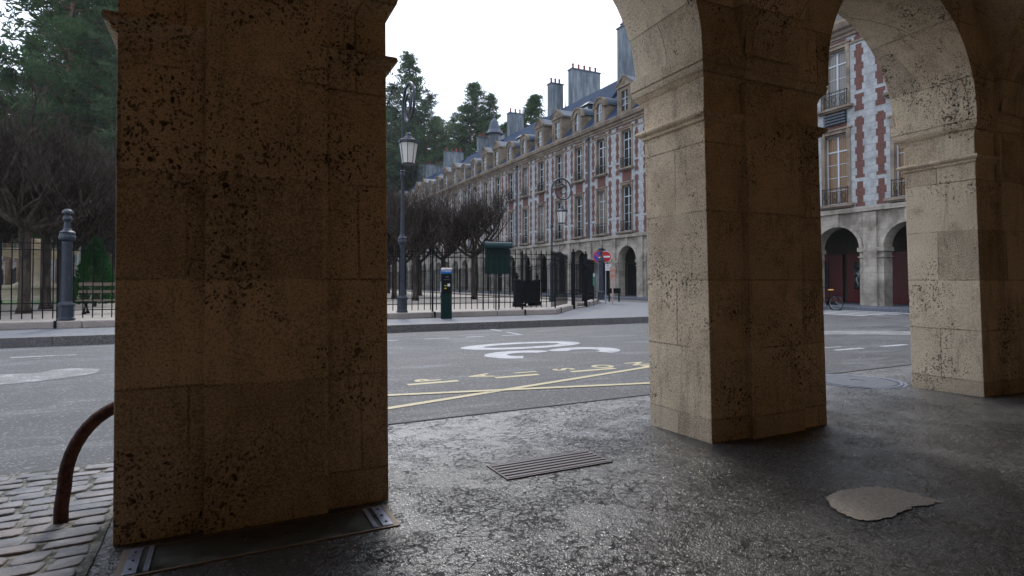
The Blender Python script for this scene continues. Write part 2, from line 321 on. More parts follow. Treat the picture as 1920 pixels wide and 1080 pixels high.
M['conduit']=simple('drainpipe_zinc',(.045,.055,.07),.5,.2,nz=.2)
# ------------------------------------------------------------------ setting
g=MB(); g.quad((-400,-200,0),(400,-200,0),(400,600,0),(-400,600,0)); struct('road',g,M['road'])
TILT=.0175; PIV=Vector((0,3.26,.2))
TM=Matrix.Translation(PIV)@Matrix.Rotation(-.006,4,'Y')@Matrix.Rotation(-TILT,4,'X')@Matrix.Translation(-PIV)
# camera model (only used to read positions off when laying things on the ground)
FPX=1100.; YAW=R(26.1); EYE=1.42
def gp(x,y,z=0.):
    v=(y-527)/FPX; u=(x-960)/FPX; D=(EYE-z)/v; lat=u*D
    return (D*math.sin(YAW)+lat*math.cos(YAW), D*math.cos(YAW)-lat*math.sin(YAW), z)
fl=MB(); poly=[(-14,-1.2),(26,-1.2),(26,5.07),(-.52,5.07),(-.60,4.84),(-14,4.84)]
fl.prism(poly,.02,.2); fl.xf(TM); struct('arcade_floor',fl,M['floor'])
kshadow=MB(); kshadow.v=[(-.45,5.035,.2035),(26,5.05,.2035),(26,5.068,.2035),(-.45,5.068,.2035)]; kshadow.f=[(0,1,2,3)]; kshadow.xf(TM); struct('kerb_shadow_strip',kshadow,M['rubber'])  # dark strip laid in place of the shadow line along the kerb
# cobbles
mo=MB(); mo.prism([(-14,2.3),(-.50,2.3),(-.50,3.2),(-.53,4.835),(-14,4.835)],.204,.212); mo.xf(TM)
struct('cobble_bedding',mo,M['mortar'])
cb=MB(); rr=random.Random(3); yy=2.33
while yy<4.72:
    hgt=rr.uniform(.105,.14); xx=-5.2+rr.uniform(0,.3)
    if yy+hgt>4.78: hgt=4.83-yy
    while xx<-.58:
        w=rr.uniform(.13,.23)
        if xx+w>-.66: w=-.525-xx
        cx=xx+w/2; cy=yy+hgt/2; ax=w/2-.009; ay=hgt/2-.008; top=.222+rr.uniform(-.004,.004); N=16; ph=rr.uniform(-.05,.05)
        cor=[rr.uniform(.86,1.06) for _ in range(4)]; tl=(rr.uniform(-.02,.02),rr.uniform(-.03,.03)); f1,f2=rr.uniform(0,6),rr.uniform(0,6)
        def pt(k,s_,z):
            a=2*PI*(k+.5)/N; ca,sa=math.cos(a),math.sin(a); e=.42
            q=cor[(0 if ca>0 else 1)+(0 if sa>0 else 2)]
            px=math.copysign(abs(ca)**e,ca)*ax*s_*q*(1+.05*math.sin(3*a+f1)); py=math.copysign(abs(sa)**e,sa)*ay*s_*q*(1+.07*math.sin(2*a+f2))
            return (cx+px*math.cos(ph)-py*math.sin(ph),cy+py*math.cos(ph)+px*math.sin(ph),z+(tl[0]*px+tl[1]*py if z>.21 else 0))
        b0=len(cb.v)
        for s_,z_ in ((1.0,.205),(1.0,top-.010),(.965,top-.003),(.88,top)):
            for k in range(N): cb.v.append(pt(k,s_,z_))
        for L in range(3):
            for k in range(N): k2=(k+1)%N; cb.f.append((b0+L*N+k,b0+L*N+k2,b0+(L+1)*N+k2,b0+(L+1)*N+k))
        cb.f.append(tuple(b0+3*N+k for k in range(N)))
        xx+=w
    yy+=hgt
cb.xf(TM); struct('cobblestone_pavement',cb,M['cobble'],smooth=True)
# island pavement
def arc(cx,cy,r,a0,a1,n=10): return [(cx+r*math.cos(R(a0+(a1-a0)*i/n)),cy+r*math.sin(R(a0+(a1-a0)*i/n))) for i in range(n+1)]
isl=[(-90,16.02)]+arc(16.5,21.02,5,-90,0)+[(21.5,135),(-90,135)]
a=MB(); a.prism(isl,0,.2); struct('pavement',a,M['pavement'])
ks=MB(); ko=[(-90,16.0)]+arc(16.5,21.0,5.02,-90,0)+[(21.52,135)]; ki=[(-90,16.28)]+arc(16.5,21.0,4.72,-90,0)+[(21.22,135)]
for i in range(len(ko)-1):
    a0,a1,b0,b1=ko[i],ko[i+1],ki[i],ki[i+1]
    ks.quad((*a0,.205),(*a1,.205),(*b1,.205),(*b0,.205)); ks.quad((*a0,0),(*a1,0),(*a1,.205),(*a0,.205))
struct('kerb',ks,M['kerb'])
a=MB(); a.prism([(-88,18.9),(11.05,18.9),(13.7,21.9),(15.5,23.5),(18.95,27.3),(18.95,112),(-88,112)],.1,.25); struct('park_ground',a,M['gravel'])
a=MB(); a.quad((-60,37,.256),(-3.5,37,.256),(-3.5,100,.256),(-60,100,.256)); 
struct('lawn',a,M['lawn'])
a=MB(); a.prism([(27.5,-10),(36,-10),(36,140),(27.5,140)],0,.15); struct('facade_pavement',a,M['setts'])
a=MB(); a.prism([(-100,144),(27,144),(27,156),(-100,156)],0,.15); struct('far_pavement',a,M['setts'])
# ------------------------------------------------------------------ road paint (flat marks on the road)
def sheet(pts,z): 
    m=MB(); n=len(pts); m.v=[(p[0],p[1],z) for p in pts]; m.f=[tuple(range(n))]; return m
def bar(m,p,q,w,z):
    p=Vector(p[:2]); q=Vector(q[:2]); d=(q-p).normalized(); n=Vector((-d.y,d.x))*w/2
    m.quad((*(p-n),z),(*(q-n),z),(*(q+n),z),(*(p+n),z))
Z1=.004
def text_mesh(txt,size,sx,sy,rz,loc,mat,name,bold=0.,extr=0.,parent=None,rx=0):
    cu=bpy.data.curves.new('t','FONT'); cu.body=txt; cu.size=size; cu.align_x='CENTER'; cu.align_y='CENTER'; cu.offset=bold; cu.extrude=extr
    o=bpy.data.objects.new('t',cu); col.objects.link(o); bpy.context.view_layer.update()
    me=bpy.data.meshes.new_from_object(o.evaluated_get(bpy.context.evaluated_depsgraph_get())); bpy.data.objects.remove(o)
    me.transform(Matrix.Diagonal((sx,sy,1,1))); me.materials.clear(); me.materials.append(mat)
    o=bpy.data.objects.new(name,me); col.objects.link(o); o.location=loc; o.rotation_euler=(rx,0,rz)
    if parent is not None: o.parent=parent
    return o
# speed figure: digit shapes
def figure30():
    root=empty('speed_marking',(5.92,10.85,Z1),R(90),'large white 30 painted on the road between the yellow letters and the far kerb','road marking')
    # local x -> world +Y, local y -> world -X
    def stroke(cx,rx,ry,sx,sy,a0,a1,cy,n=26):
        m=MB(); 
        for i in range(n):
            t0=R(a0+(a1-a0)*i/n); t1=R(a0+(a1-a0)*(i+1)/n)
            o0=(cx+rx*math.cos(t0),cy+ry*math.sin(t0),0); o1=(cx+rx*math.cos(t1),cy+ry*math.sin(t1),0)
            i0=(cx+(rx-sx)*math.cos(t0),cy+(ry-sy)*math.sin(t0),0); i1=(cx+(rx-sx)*math.cos(t1),cy+(ry-sy)*math.sin(t1),0)
            m.quad(i0,o0,o1,i1)
        return m
    z=stroke(.70,.60,1.45,.30,.52,0,360,0,48); z.build('digit_zero',M['white_paint'],root)
    # three: one outline of two lobes
    top=[];
    m=MB()
    def lobe(cy,a0,a1,ry,m,n=24):
        for i in range(n):
            t0=R(a0+(a1-a0)*i/n); t1=R(a0+(a1-a0)*(i+1)/n)
            def P(t,o):
                rx_,ry_=(.58,ry) if o else (.25,ry-.46)
                return (-.72+rx_*math.cos(t),cy+ry_*math.sin(t),0)
            m.quad(P(t0,0),P(t0,1),P(t1,1),P(t1,0))
    lobe(.70,-68,158,.80,m); lobe(-.68,-158,68,.80,m)
    m.build('digit_three',M['white_paint'],root)
    return root
figure30()
for i,(ch,X) in enumerate((('L',-.33),('I',.4),('V',1.14),('R',2.64),('A',3.47),('I',4.24),('S',4.93),('O',5.68),('N',6.40))):
    nm=['first','first of the two','only','only','only','second of the two','only','only','last'][i]
    if X<1.5 : continue
    o=text_mesh(ch,.44,1,1.12,R(90),(X,8.13,Z1),M['yellow_paint'],'road_letter',.016)
    side={'R':'beyond the leftmost yellow dash','A':'just left of the second yellow dash','I':'above the second yellow dash','S':'just left of the third yellow dash','O':'above the third yellow dash','N':'beside the centre pillar, last of its row'}[ch]
    tag(o,'yellow painted road letter %s %s'%(ch,side),'road marking','yellow letters on the delivery bay')
for k,(x0,x1) in enumerate(((.95,1.7),(2.26,3.0),(3.58,4.3),(4.88,5.72),(6.25,6.95))):
    if x1<2: continue
    m=MB(); bar(m,(x0,7.86),(x1,7.86),.12,0); o=m.build('yellow_dash',M['yellow_paint'],off=((x0+x1)/2,7.86,0)); o.location=((x0+x1)/2,7.86,Z1)
    tag(o,'yellow dash painted on the road '+['','under the letter R','under the single letter I','under the letter O','right beside the centre pillar'][k],'road marking','yellow dashes of the delivery bay')
m=MB(); bar(m,(-.2,6.01),(6.55,7.80),.11,Z1+.002); bar(m,(6.6,6.22),(-.2,7.66),.11,Z1+.0045)
tag(m.build('yellow_cross_marking',M['yellow_paint']),'two long yellow lines crossing on the road in front of the arcade','road marking')
# white dashes of the parking bays
DS=[(-5.0,-4.3),(-3.55,-2.55),(-1.7,-1.0),(-.1,.6),(1.2,1.9),(2.4,2.95),(3.1,3.75),(4.4,5.05),(5.5,6.0),(6.5,7.1)]
for k,(x0,x1) in enumerate(DS):
    if k in (3,4,5): continue
    m=MB(); bar(m,(x0,13.87),(x1,13.87),.10,0); o=m.build('white_dash',M['white_paint'],off=((x0+x1)/2,13.87,0)); o.location=((x0+x1)/2,13.87,Z1)
    tag(o,['leftmost white road dash, left of the wide pillar','long white road dash left of the wide pillar','white road dash touching the left edge of the wide pillar','','','','white road dash touching the right edge of the wide pillar','white road dash between the lamp post and the parking meter','white road dash below the parking meter','white road dash meeting the cross dash of the parking bay'][k],'road marking','white dashes of the parking bays')
for k,(y0,y1) in enumerate(((13.95,14.75),(15.1,15.85))):
    m=MB(); bar(m,(7.06,y0),(7.06,y1),.10,0); o=m.build('white_dash',M['white_paint'],off=(7.06,(y0+y1)/2,0)); o.location=(7.06,(y0+y1)/2,Z1)
    tag(o,['slanting white cross dash nearer the big 30','slanting white cross dash touching the far kerb'][k],'road marking','white dashes of the parking bays')
for x0,x1,y,lab in ((-3.9,-3.0,13.45,'faint older white dash at the left, below the long parking dash'),(-2.9,-2.2,13.5,'faint older white dash between the long dash and the wide pillar'),(3.0,3.6,13.5,'faint older white dash just right of the wide pillar')):
    m=MB(); bar(m,(x0,y),(x1,y),.07,0); o=m.build('faint_white_dash',M['faint_white'],off=((x0+x1)/2,y,0)); o.location=((x0+x1)/2,y,Z1); tag(o,lab,'road marking','faint older parking dashes')
for k,(x0,x1,y,w) in enumerate(((9.6,10.3,7.9,.14),(11.25,12.15,7.92,.14),(12.8,13.7,7.93,.14),(11.3,12.0,8.3,.06))):
    m=MB(); bar(m,(x0,y),(x1,y),w,0); c=((x0+x1)/2,y,0); o=m.build('white_dash',M['white_paint'],off=c); o.location=(c[0],c[1],Z1)
    tag(o,['white dash on the road touching the right side of the centre pillar','white dash on the road between the centre and right pillars','white dash on the road nearest the right pillar','thin white dash behind the thicker road dashes between two pillars'][k],'road marking','white dashes seen between the right pillars')
for k in range(5):
    x0=23.6+1.12*k; m=MB(); bar(m,(x0,15.2),(x0,18.6),.5,0); o=m.build('zebra_bar',M['white_paint'],off=(x0,16.9,0)); o.location=(x0,16.9,Z1)
    tag(o,'white crossing bar before the red shopfront, %s from the left'%['first','second','third','fourth','fifth'][k],'road marking','bars of the pedestrian crossing')
def blob(pix,z,name,mat,label,cat,zz):
    pts=[gp(x,y,z) for x,y in pix]; cx=sum(p[0] for p in pts)/len(pts); cy=sum(p[1] for p in pts)/len(pts)
    out=[]; rb=random.Random(len(label))
    n=len(pts)
    def cr_(i,t):
        P_=[pts[(i+k)%n] for k in (-1,0,1,2)]
        return tuple(.5*(2*P_[1][j]+(P_[2][j]-P_[0][j])*t+(2*P_[0][j]-5*P_[1][j]+4*P_[2][j]-P_[3][j])*t*t+(3*P_[1][j]-P_[0][j]-3*P_[2][j]+P_[3][j])*t**3) for j in (0,1))
    for i in range(n):
        p=pts[i]; q=pts[(i+1)%n]
        for k in range(5):
            t=k/5; x,y=cr_(i,t); x+=rb.uniform(-.013,.013); y+=rb.uniform(-.013,.013)
            out.append((x-cx,y-cy))
    m=MB(); m.v=[(x,y,0) for x,y in out]; m.f=[tuple(reversed(range(len(out))))] if True else []
    o=m.build(name,mat); o.location=(cx,cy,zz)
    if label: tag(o,label,cat)
    return o
blob([(-60,712),(0,702),(70,699),(110,692),(160,690),(186,692),(182,699),(140,706),(60,716),(0,721),(-60,724)],0,'pale_road_patch',M['faint_white'],'long smear of worn white paint on the road left of the wide pillar','road marking',Z1)  # flat pale smear, mottled toward the road grey
blob([(1500,623),(1560,620),(1640,620),(1700,621),(1760,621),(1760,628),(1690,628),(1620,627),(1570,627),(1500,627)],0,'pale_road_patch',M['faint_white'],'pale worn paint smear on the road between centre and right pillars','road marking',Z1)  # second flat pale smear, same mottled tone
for k,yy in enumerate((16.,)):
    m=MB(); bar(m,(26.9,20.5),(26.9,110),.12,Z1); tag(m.build('yellow_kerb_line',M['yellow_paint']),'thin yellow line along the road by the arched facade','road marking')
# manhole on arcade floor
mh=empty('manhole',(6.8,4.5,0),0,'round grey iron manhole cover between the centre and right pillars','manhole cover')
def floorz(x,y):
    return .2-.0175*(y-3.26)+.006*(x)
mz=floorz(6.8,4.5)
a=MB(); a.lathe((0,0,mz),[(.40,.002),(.40,.012),(.385,.014),(.08,.0145),(.08,.010),(.03,.010)],40); a.build('cover',M['manhole'],mh)
a=MB(); a.lathe((0,0,mz-.01),[(.50,0),(.50,.016),(.425,.016),(.425,.0)],40)
a=MB()
for i in range(40):
    t0=2*PI*i/40; t1=2*PI*(i+1)/40
    for r0,r1,z in ((.43,.455,.016),(.475,.50,.012)):
        a.quad((r0*math.cos(t0),r0*math.sin(t0),mz+z),(r1*math.cos(t0),r1*math.sin(t0),mz+z),(r1*math.cos(t1),r1*math.sin(t1),mz+z),(r0*math.cos(t1),r0*math.sin(t1),mz+z))
a.build('frame_ring',M['steel'],mh)
# vent grate
gr=empty('vent_grate',(1.94,3.39,floorz(1.94,3.39)+.004),0,'rectangular slatted metal vent grate set in the arcade floor','grate')
gr.rotation_euler=(-TILT,-.006,0)
a=MB(); W,H=.775,.32
a.box(-W/2,W/2,-H/2,-H/2+.012,-.01,.005); a.box(-W/2,W/2,H/2-.012,H/2,-.01,.005); a.box(-W/2,-W/2+.012,-H/2+.012,H/2-.012,-.01,.005); a.box(W/2-.012,W/2,-H/2+.012,H/2-.012,-.01,.005)
a.build('frame',M['grate'],gr)
a=MB(); a.quad((-W/2+.01,-H/2+.01,.001),(W/2-.01,-H/2+.01,.001),(W/2-.01,H/2-.01,.001),(-W/2+.01,H/2-.01,.001)); a.build('pit',M['darkwin'],gr)
for i in range(6):
    yc=-H/2+.034+i*.0504; a=MB(); a.box(-W/2+.012,W/2-.012,yc-.0135,yc+.0135,.002,.006); a.build('slat',M['grate'],gr)
# floor light
lw=empty('floor_light_panel',(.195,3.02,floorz(.2,3.02)+.003),0,'long glazed floor panel in a metal frame at the foot of the wide pillar','floor panel')
lw.rotation_euler=(-TILT,-.006,0)
W,H=1.19,.31
a=MB(); a.box(-W/2,W/2,-H/2,-H/2+.014,-.01,.004); a.box(-W/2,W/2,H/2-.014,H/2,-.01,.004); a.box(-W/2,-W/2+.03,-H/2+.014,H/2-.014,-.01,.004); a.box(W/2-.03,W/2,-H/2+.014,H/2-.014,-.01,.004)
a.build('frame',M['tanframe'],lw)
a=MB(); a.box(-W/2+.03,W/2-.03,-H/2+.014,H/2-.014,-.01,.001); a.build('plate',M['plate'],lw)
for sx in (-1,1):
    for d_,w_ in ((.055,.05),(.115,.022)):
        a=MB(); x0=sx*(W/2-d_); a.box(x0-w_/2,x0+w_/2,-H/2+.02,H/2-.02,.0,.007)
        b_=a.build('clamp_strip',M['steel'],lw)
        if w_>.03:
            for yy in (-.09,0,.09):
                c=MB(); c.lathe((x0,yy,.007),[(.006,0),(.006,.003),(.003,.005)],8); c.build('screw',M['rust'],b_)
# patch
o=blob([(1543,938),(1556,929),(1572,922),(1600,917),(1625,915),(1660,918),(1700,926),(1730,936),(1757,945),(1738,951),(1700,957),(1672,969),(1630,978),(1605,977),(1580,968),(1560,957)],floorz(2.7,2.6),'repair_patch',M['patch'],'pale rough concrete repair patch in the dark floor, lower right','floor patch',0)
o.location.z=floorz(o.location.x,o.location.y)+.006; o.rotation_euler=(-TILT,-.006,0)
# ------------------------------------------------------------------ our arcade
FZ=.2
arc_root=empty('stone_arcade',PIV,0,'old limestone arcade of pitted pillars framing the view','arcade')
arc_root.rotation_euler=(-TILT,-.006,0)
def AB(m,name,mat='pier',parent=None,**k): return m.build(name,M[mat],parent or arc_root,off=PIV,**k)
PW=1.285; PER=3.695; X0=-.453; YF=3.26; YB=3.96; SPR=FZ+2.94
for k in range(-2,5):
    x0=X0+PER*k; x1=x0+PW
    m=MB()
    # shaft with side strips and centre pilaster
    m.prism([(x0,YF),(x0+.375,YF),(x0+.375,YF-.05),(x0+.955,YF-.05),(x0+.955,YF),(x1,YF),(x1,YB),(x0+.955,YB),(x0+.955,YB+.08),(x0+.375,YB+.08),(x0+.375,YB),(x0,YB)],FZ-.12,FZ+2.74)
    pier=AB(m,'pillar',bevel=.006)
    if k==0: pier['label']='widest pillar, nearest the camera'
    # ring mouldings on both sides
    for (a0,a1,sx) in ((x0,x0+.372,-1),(x0+.958,x1,1)):
        r=MB(); prof=[(0,2.405),(.022,2.415),(.022,2.435),(.05,2.45),(.058,2.465),(.05,2.485),(0,2.492)]
        outer=a0 if sx<0 else a1; inn=a1 if sx<0 else a0
        pts=[]
        for d,z in prof:
            ox=outer+sx*d
            pts.append([(inn,YF-d*.85,FZ+z),(ox,YF-d*.85,FZ+z),(ox,YB+d,FZ+z),(inn,YB+d,FZ+z)])
        for i in range(len(pts)-1):
            for j in range(3): r.quad(pts[i][j],pts[i][j+1],pts[i+1][j+1],pts[i+1][j])
        AB(r,'ring_moulding')
    # impost block
    r=MB(); prof=[(0,2.70),(.012,2.74),(.02,2.745),(.035,2.765),(.052,2.79),(.058,2.815),(.058,2.832),(.052,2.836),(.052,2.842),(.065,2.846),(.065,2.94)]
    pts=[]
    for d,z in prof:
        fy=YF-.002-d*.92
        pts.append([(x0-d,fy,FZ+z),(x1+d,fy,FZ+z),(x1+d,YB+d+.03,FZ+z),(x0-d,YB+d+.03,FZ+z)])
    for i in range(len(pts)-1):
        for j in range(4): r.quad(pts[i][j],pts[i][(j+1)%4],pts[i+1][(j+1)%4],pts[i+1][j])
    r.quad(*pts[-1])
    AB(r,'impost')
# spandrel wall with arches : front plane y=3.198 , back plane y=4.06
yf=YF-.062; yb=YB+.10; ZT=FZ+5.0
def arch_wall():
    m=MB(); n=28
    ks=range(-2,4)
    for k in ks:
        ca=X0+PER*k+PW+(PER-PW)/2; half=(PER-PW)/2
        rf=half-.065; rb=half-.004
        z0=SPR
        F=[(ca-rf*math.cos(PI*i/n),z0+rf*math.sin(PI*i/n)*1.0) for i in range(n+1)]
        B=[(ca-rb*math.cos(PI*i/n),z0+rb*math.sin(PI*i/n)*1.0) for i in range(n+1)]
        for i in range(n):
            a0,a1=F[i],F[i+1]; b0,b1=B[i],B[i+1]
            m.quad((a0[0],yf,a0[1]),(a1[0],yf,a1[1]),(a1[0],yf,ZT),(a0[0],yf,ZT))
            m.quad((b1[0],yb,b1[1]),(b0[0],yb,b0[1]),(b0[0],yb,ZT),(b1[0],yb,ZT))
            ys=[yf,yf+.3,yf+.6,yb]
            m.quad((a1[0],yf,a1[1]),(a0[0],yf,a0[1]),(b0[0],yb,b0[1]),(b1[0],yb,b1[1]))
    for k in range(-2,5):
        x0=X0+PER*k; x1=x0+PW; e=.065
        m.quad((x0-e,yf,SPR),(x1+e,yf,SPR),(x1+e,yf,ZT),(x0-e,yf,ZT))
        m.quad((x1+.004,yb,SPR),(x0-.004,yb,SPR),(x0-.004,yb,ZT),(x1+.004,yb,ZT))
    return m
AB(arch_wall(),'arch_wall')
# vaults and ribs
VY0=-1.05; VYC=(VY0+yf)/2; VR=(yf-VY0)/2
va=MB(); N=26; rise=1.62
for k in range(-2,4):
    cx=X0+PW/2+PER*(k+.5); hw=PER/2-.30
    def zz(i,j):
        u=-1+2*i/N; v=-1+2*j/N
        h=max(math.sqrt(max(0,1-u*u)),math.sqrt(max(0,1-v*v)))
        return (cx+u*hw,VYC+v*VR,SPR+.02+rise*h)
    for i in range(N):
        for j in range(N): va.quad(zz(i,j),zz(i+1,j),zz(i+1,j+1),zz(i,j+1))
AB(va,'vault')
for k in range(-2,5):
    cx=X0+PW/2+PER*k; m=MB(); n=24; hw=.30; rr_=rise-.10
    P=[(VYC-VR*.985*math.cos(PI*i/n),SPR+rr_*math.sin(PI*i/n)) for i in range(n+1)]
    for i in range(n):
        a,b=P[i],P[i+1]
        m.quad((cx-hw,a[0],a[1]),(cx+hw,a[0],a[1]),(cx+hw,b[0],b[1]),(cx-hw,b[0],b[1]))
        for s in (-1,1): m.quad((cx+s*hw,a[0],a[1]),(cx+s*hw,b[0],b[1]),(cx+s*hw,b[0],ZT),(cx+s*hw,a[0],ZT))
    AB(m,'vault_rib')
    m=MB(); m.box(cx-.29,cx+.29,VY0-.02,VY0+.12,0,SPR); AB(m,'wall_pilaster')
m=MB(); m.box(-9,16,VY0-.5,VY0,0,ZT+.1); AB(m,'unseen_back_wall','warmwall')
m=MB(); m.box(-9,16,VY0-.4,yb-.02,ZT+.003,ZT+.4); m.box(-9,16,yb-.6,yb+.02,ZT+.4,ZT+10.3); m.box(-9,-8.6,VY0,yb-.62,0,ZT); m.box(15.6,16,VY0,YF-.1,0,ZT); AB(m,'upper_storey','lime')
# rusty hoop at pillar
hp=empty('wheel_guard',(-.73,3.68,floorz(-.7,3.68)-.01),0,'curved rusty iron wheel guard springing from the cobbles to the wide pillar','wheel guard')
pts=[(0,0,-.03),(.0,0,.1),(.012,0,.2)]+[(.012+.30*(1-math.cos(R(a))),0,.2+.40*math.sin(R(a))) for a in range(8,96,8)]
a=MB(); a.tube(pts,.032,14); a.build('bent_bar',M['rust'],hp,smooth=True)
# ------------------------------------------------------------------ park edge
def run(name,pts,w,z0,z1,mat,label,cat,bevel=.03,strip=3.4):
    root=empty(name,(*pts[0],0),0,label,cat)
    for i in range(len(pts)-1):
        p=Vector(pts[i]); q=Vector(pts[i+1]); L=(q-p).length; d=(q-p)/L; n=Vector((-d.y,d.x))
        nb=max(1,round(L/2.4))
        m=MB(); s=L/nb
        for j in range(nb):
            a=p+d*(s*j+.006); b=p+d*(s*(j+1)-.006)
            poly=[a,b,b+n*w,a+n*w]; m.prism([(v.x,v.y) for v in poly],z0,z1)
        m.build('coping',mat,root,bevel=bevel,off=(*pts[0],0))
        m=MB(); t=.9
        while t<L:
            a=p+d*(t-.03)-n*.02; b=p+d*(t+.03)-n*.02; poly=[a,b,b+n*.08,a+n*.08]; m.prism([(v.x,v.y) for v in poly],z0,z1+.012); t+=strip
        m.build('iron_strap',M['iron'],root,off=(*pts[0],0))
    return root
run('low_wall',[(-32,18.72),(11.0,18.72)],.46,.19,.39,M['wallstone'],'long low pale stone wall under the park railings','low wall')
run('low_wall',[(11.03,18.75),(13.6,21.72)],.46,.19,.39,M['wallstone'],'short angled low stone wall left of the park gate','low wall')
run('low_wall',[(15.4,23.4),(18.7,27.2)],.46,.19,.39,M['wallstone'],'angled low stone wall right of the park gate under the road signs','low wall')
run('low_wall',[(18.9,27.4),(18.9,110)],.46,.19,.39,M['wallstone'],'low stone wall running away along the facade street','low wall')
def fence(name,p,q,label,off=.23,post=None,z0=.39,top=2.42,strip=3.4,cat='railing fence'):
    p=Vector(p); q=Vector(q); L=(q-p).length; d=(q-p)/L; n=Vector((-d.y,d.x)); p=p+n*off
    ang=math.atan2(d.y,d.x); root=empty(name,(p.x,p.y,0),ang,label,cat)
    m=MB(); k=int(L/.213)
    for i in range(k):
        x=.1+i*.213
        m.tube([(x,0,z0+.06),(x,0,top)],.0155,5)
        m.lathe((x,0,top),[(.013,0),(.030,.015),(.012,.03),(.024,.05),(.001,.17)],4)
    m.build('bars',M['iron'],root)
    for z in (z0+.27,z0+.46,top-.19,top-.02):
        m=MB(); m.box(0,L,-.018,.018,z-.012,z+.012); m.build('rail',M['iron'],root)
    x=.9
    while x<L:
        m=MB(); m.box(x-.025,x+.025,-.025,.025,z0-.01,top+.1); x+=strip; m.build('stanchion',M['iron'],root)
    return root
fence('park_railing',(-32,18.72),(11.0,18.72),'black spiked iron railing along the pavement behind the parking meter')
fence('park_railing',(11.03,18.75),(13.6,21.72),'short angled black spiked railing left of the park gate')
fence('park_railing',(15.4,23.4),(18.7,27.2),'angled black spiked railing beside the road signs')
fence('park_railing',(18.9,27.4),(18.9,110),'black spiked railing running away along the facade street')
gt=empty('park_gate',(13.75,21.95,.2),math.atan2(1.35,1.5),'black iron gate between the two angled railings','gate')
m=MB()
for i in range(11): 
    x=.12+i*.19; m.tube([(x,0,.1),(x,0,1.95)],.012,5)
m.build('bars',M['iron'],gt)
m=MB()
for z in (.1,.62,.85,1.75,1.95): m.box(0,2.1,-.02,.02,z-.015,z+.015)
for i in range(10): m.ring((.215+i*.19,0,.735),(0,1,0),.08,.008,12,4)
m.build('rails',M['iron'],gt)
for sx in (0,2.12):
    m=MB(); m.box(sx-.07,sx+.07,-.07,.07,0,2.45); m.lathe((sx,0,2.45),[(.09,0),(.09,.05),(.03,.09),(.05,.14),(.01,.2)],8); m.build('gate_post',M['iron'],gt)
# cast iron bollard posts
def big_post(x,y,z,label,s=1.,mat='greyiron'):
    root=empty('cast_iron_post',(x,y,z),0,label,'post','tall cast iron posts on the park wall')
    m=MB(); m.lathe((0,0,0),[(.205,0),(.205,.06),(.18,.08),(.18,.36),(.20,.38),(.20,.42),(.14,.5)],8,PI/8); m.build('pedestal',M[mat],root)
    m=MB(); m.lathe((0,0,.45),[(.135,0),(.13,.05),(.122,1.55),(.13,1.66)],20); m.build('shaft',M[mat],root,smooth=True)
    m=MB(); m.lathe((0,0,2.08),[(.13,0),(.18,.03),(.19,.07),(.19,.12),(.175,.14),(.17,.20),(.185,.23),(.11,.28),(.08,.34),(.068,.50),(.09,.52),(.112,.58),(.09,.65),(.05,.68),(.055,.71),(.13,.74),(.115,.79),(.06,.84),(.01,.85)],18); m.build('finial',M[mat],root,smooth=False)
    return root
big_post(-3.72,18.96,.39,'grey cast iron post with ball finial on the low wall, far left')
big_post(18.72,27.0,.39,'grey cast iron post standing in front of the red road signs')
# street lamps
def lamp(x,y,z,rz,label):
    root=empty('street_lamp',(x,y,z),rz,label,'street lamp','scrolled cast iron street lamps')
    I=M['greyiron']
    m=MB(); m.lathe((0,0,0),[(.185,0),(.185,.05),(.165,.08),(.165,.40),(.185,.44),(.185,.48),(.13,.56)],8,PI/8); m.build('base',I,root)
    m=MB(); m.lathe((0,0,.5),[(.13,0),(.105,.4),(.095,1.6),(.10,1.75)],12); m.lathe((0,0,2.25),[(.10,0),(.15,.03),(.16,.10),(.14,.15),(.155,.2),(.10,.26),(.075,.34),(.07,.6),(.045,2.1),(.06,2.2),(.075,2.24),(.09,2.30),(.07,2.38),(.10,2.42),(.04,2.46)],12); m.build('column',I,root,smooth=False)
    # pipe and scroll in the local x-z plane, arm toward +x
    zc=6.70; Rr=.70
    pts=[(0,0,4.6),(0,0,5.6),(0,0,zc-.15)]
    n=64; cx=Rr
    for i in range(n+1):
        t=i/n; ang=PI-t*(2*PI*1.92); rad=Rr*(1-.80*max(0,(t-.12)/.88)**1.0) if t>.12 else Rr
        pts.append((cx+rad*math.cos(ang)+(.0 if t<.3 else .0),0,zc+rad*math.sin(ang)))
    m=MB(); m.tube(pts,[.042]*3+[.050-.020*(i/n) for i in range(n+1)],8); m.build('scroll_arm',I,root,smooth=True)
    hx=cx-.02; zb=zc-.47
    ln=.0
    m=MB(); m.tube([(hx,0,zc-.60),(hx,0,zc-.94)],.014,6); m.build('hook',I,root)
    zt=zc-.90
    m=MB(); m.lathe((hx,0,zt-.36),[(.31,.0),(.34,.02),(.34,.10),(.31,.115),(.18,.14),(.15,.2),(.09,.25),(.08,.33),(.04,.36)],8,PI/8); m.build('lamp_cap',M['greyiron'],root)
    m=MB(); m.lathe((hx,0,zt-1.0),[(.20,0),(.295,.64)],8,PI/8); m.build('lamp_glass',M['lampglass'],root)
    m=MB(); m.lathe((hx,0,zt-1.03),[(.19,0),(.215,.01),(.215,.04),(.19,.045)],8,PI/8)
    for k in range(8):
        a=PI/8+2*PI*k/8; m.tube([(hx+.208*math.cos(a),.208*math.sin(a),zt-1.0),(hx+.303*math.cos(a),.303*math.sin(a),zt-.35)],.012,4)
    m.build('lantern_frame',I,root)
    return root
L1=lamp(5.27,19.0,.39,R(-90),'large scrolled street lamp with lantern beside the wide pillar')
L2=lamp(16.9,29.3,.0,R(0),'smaller scrolled street lamp standing before the brick facade')
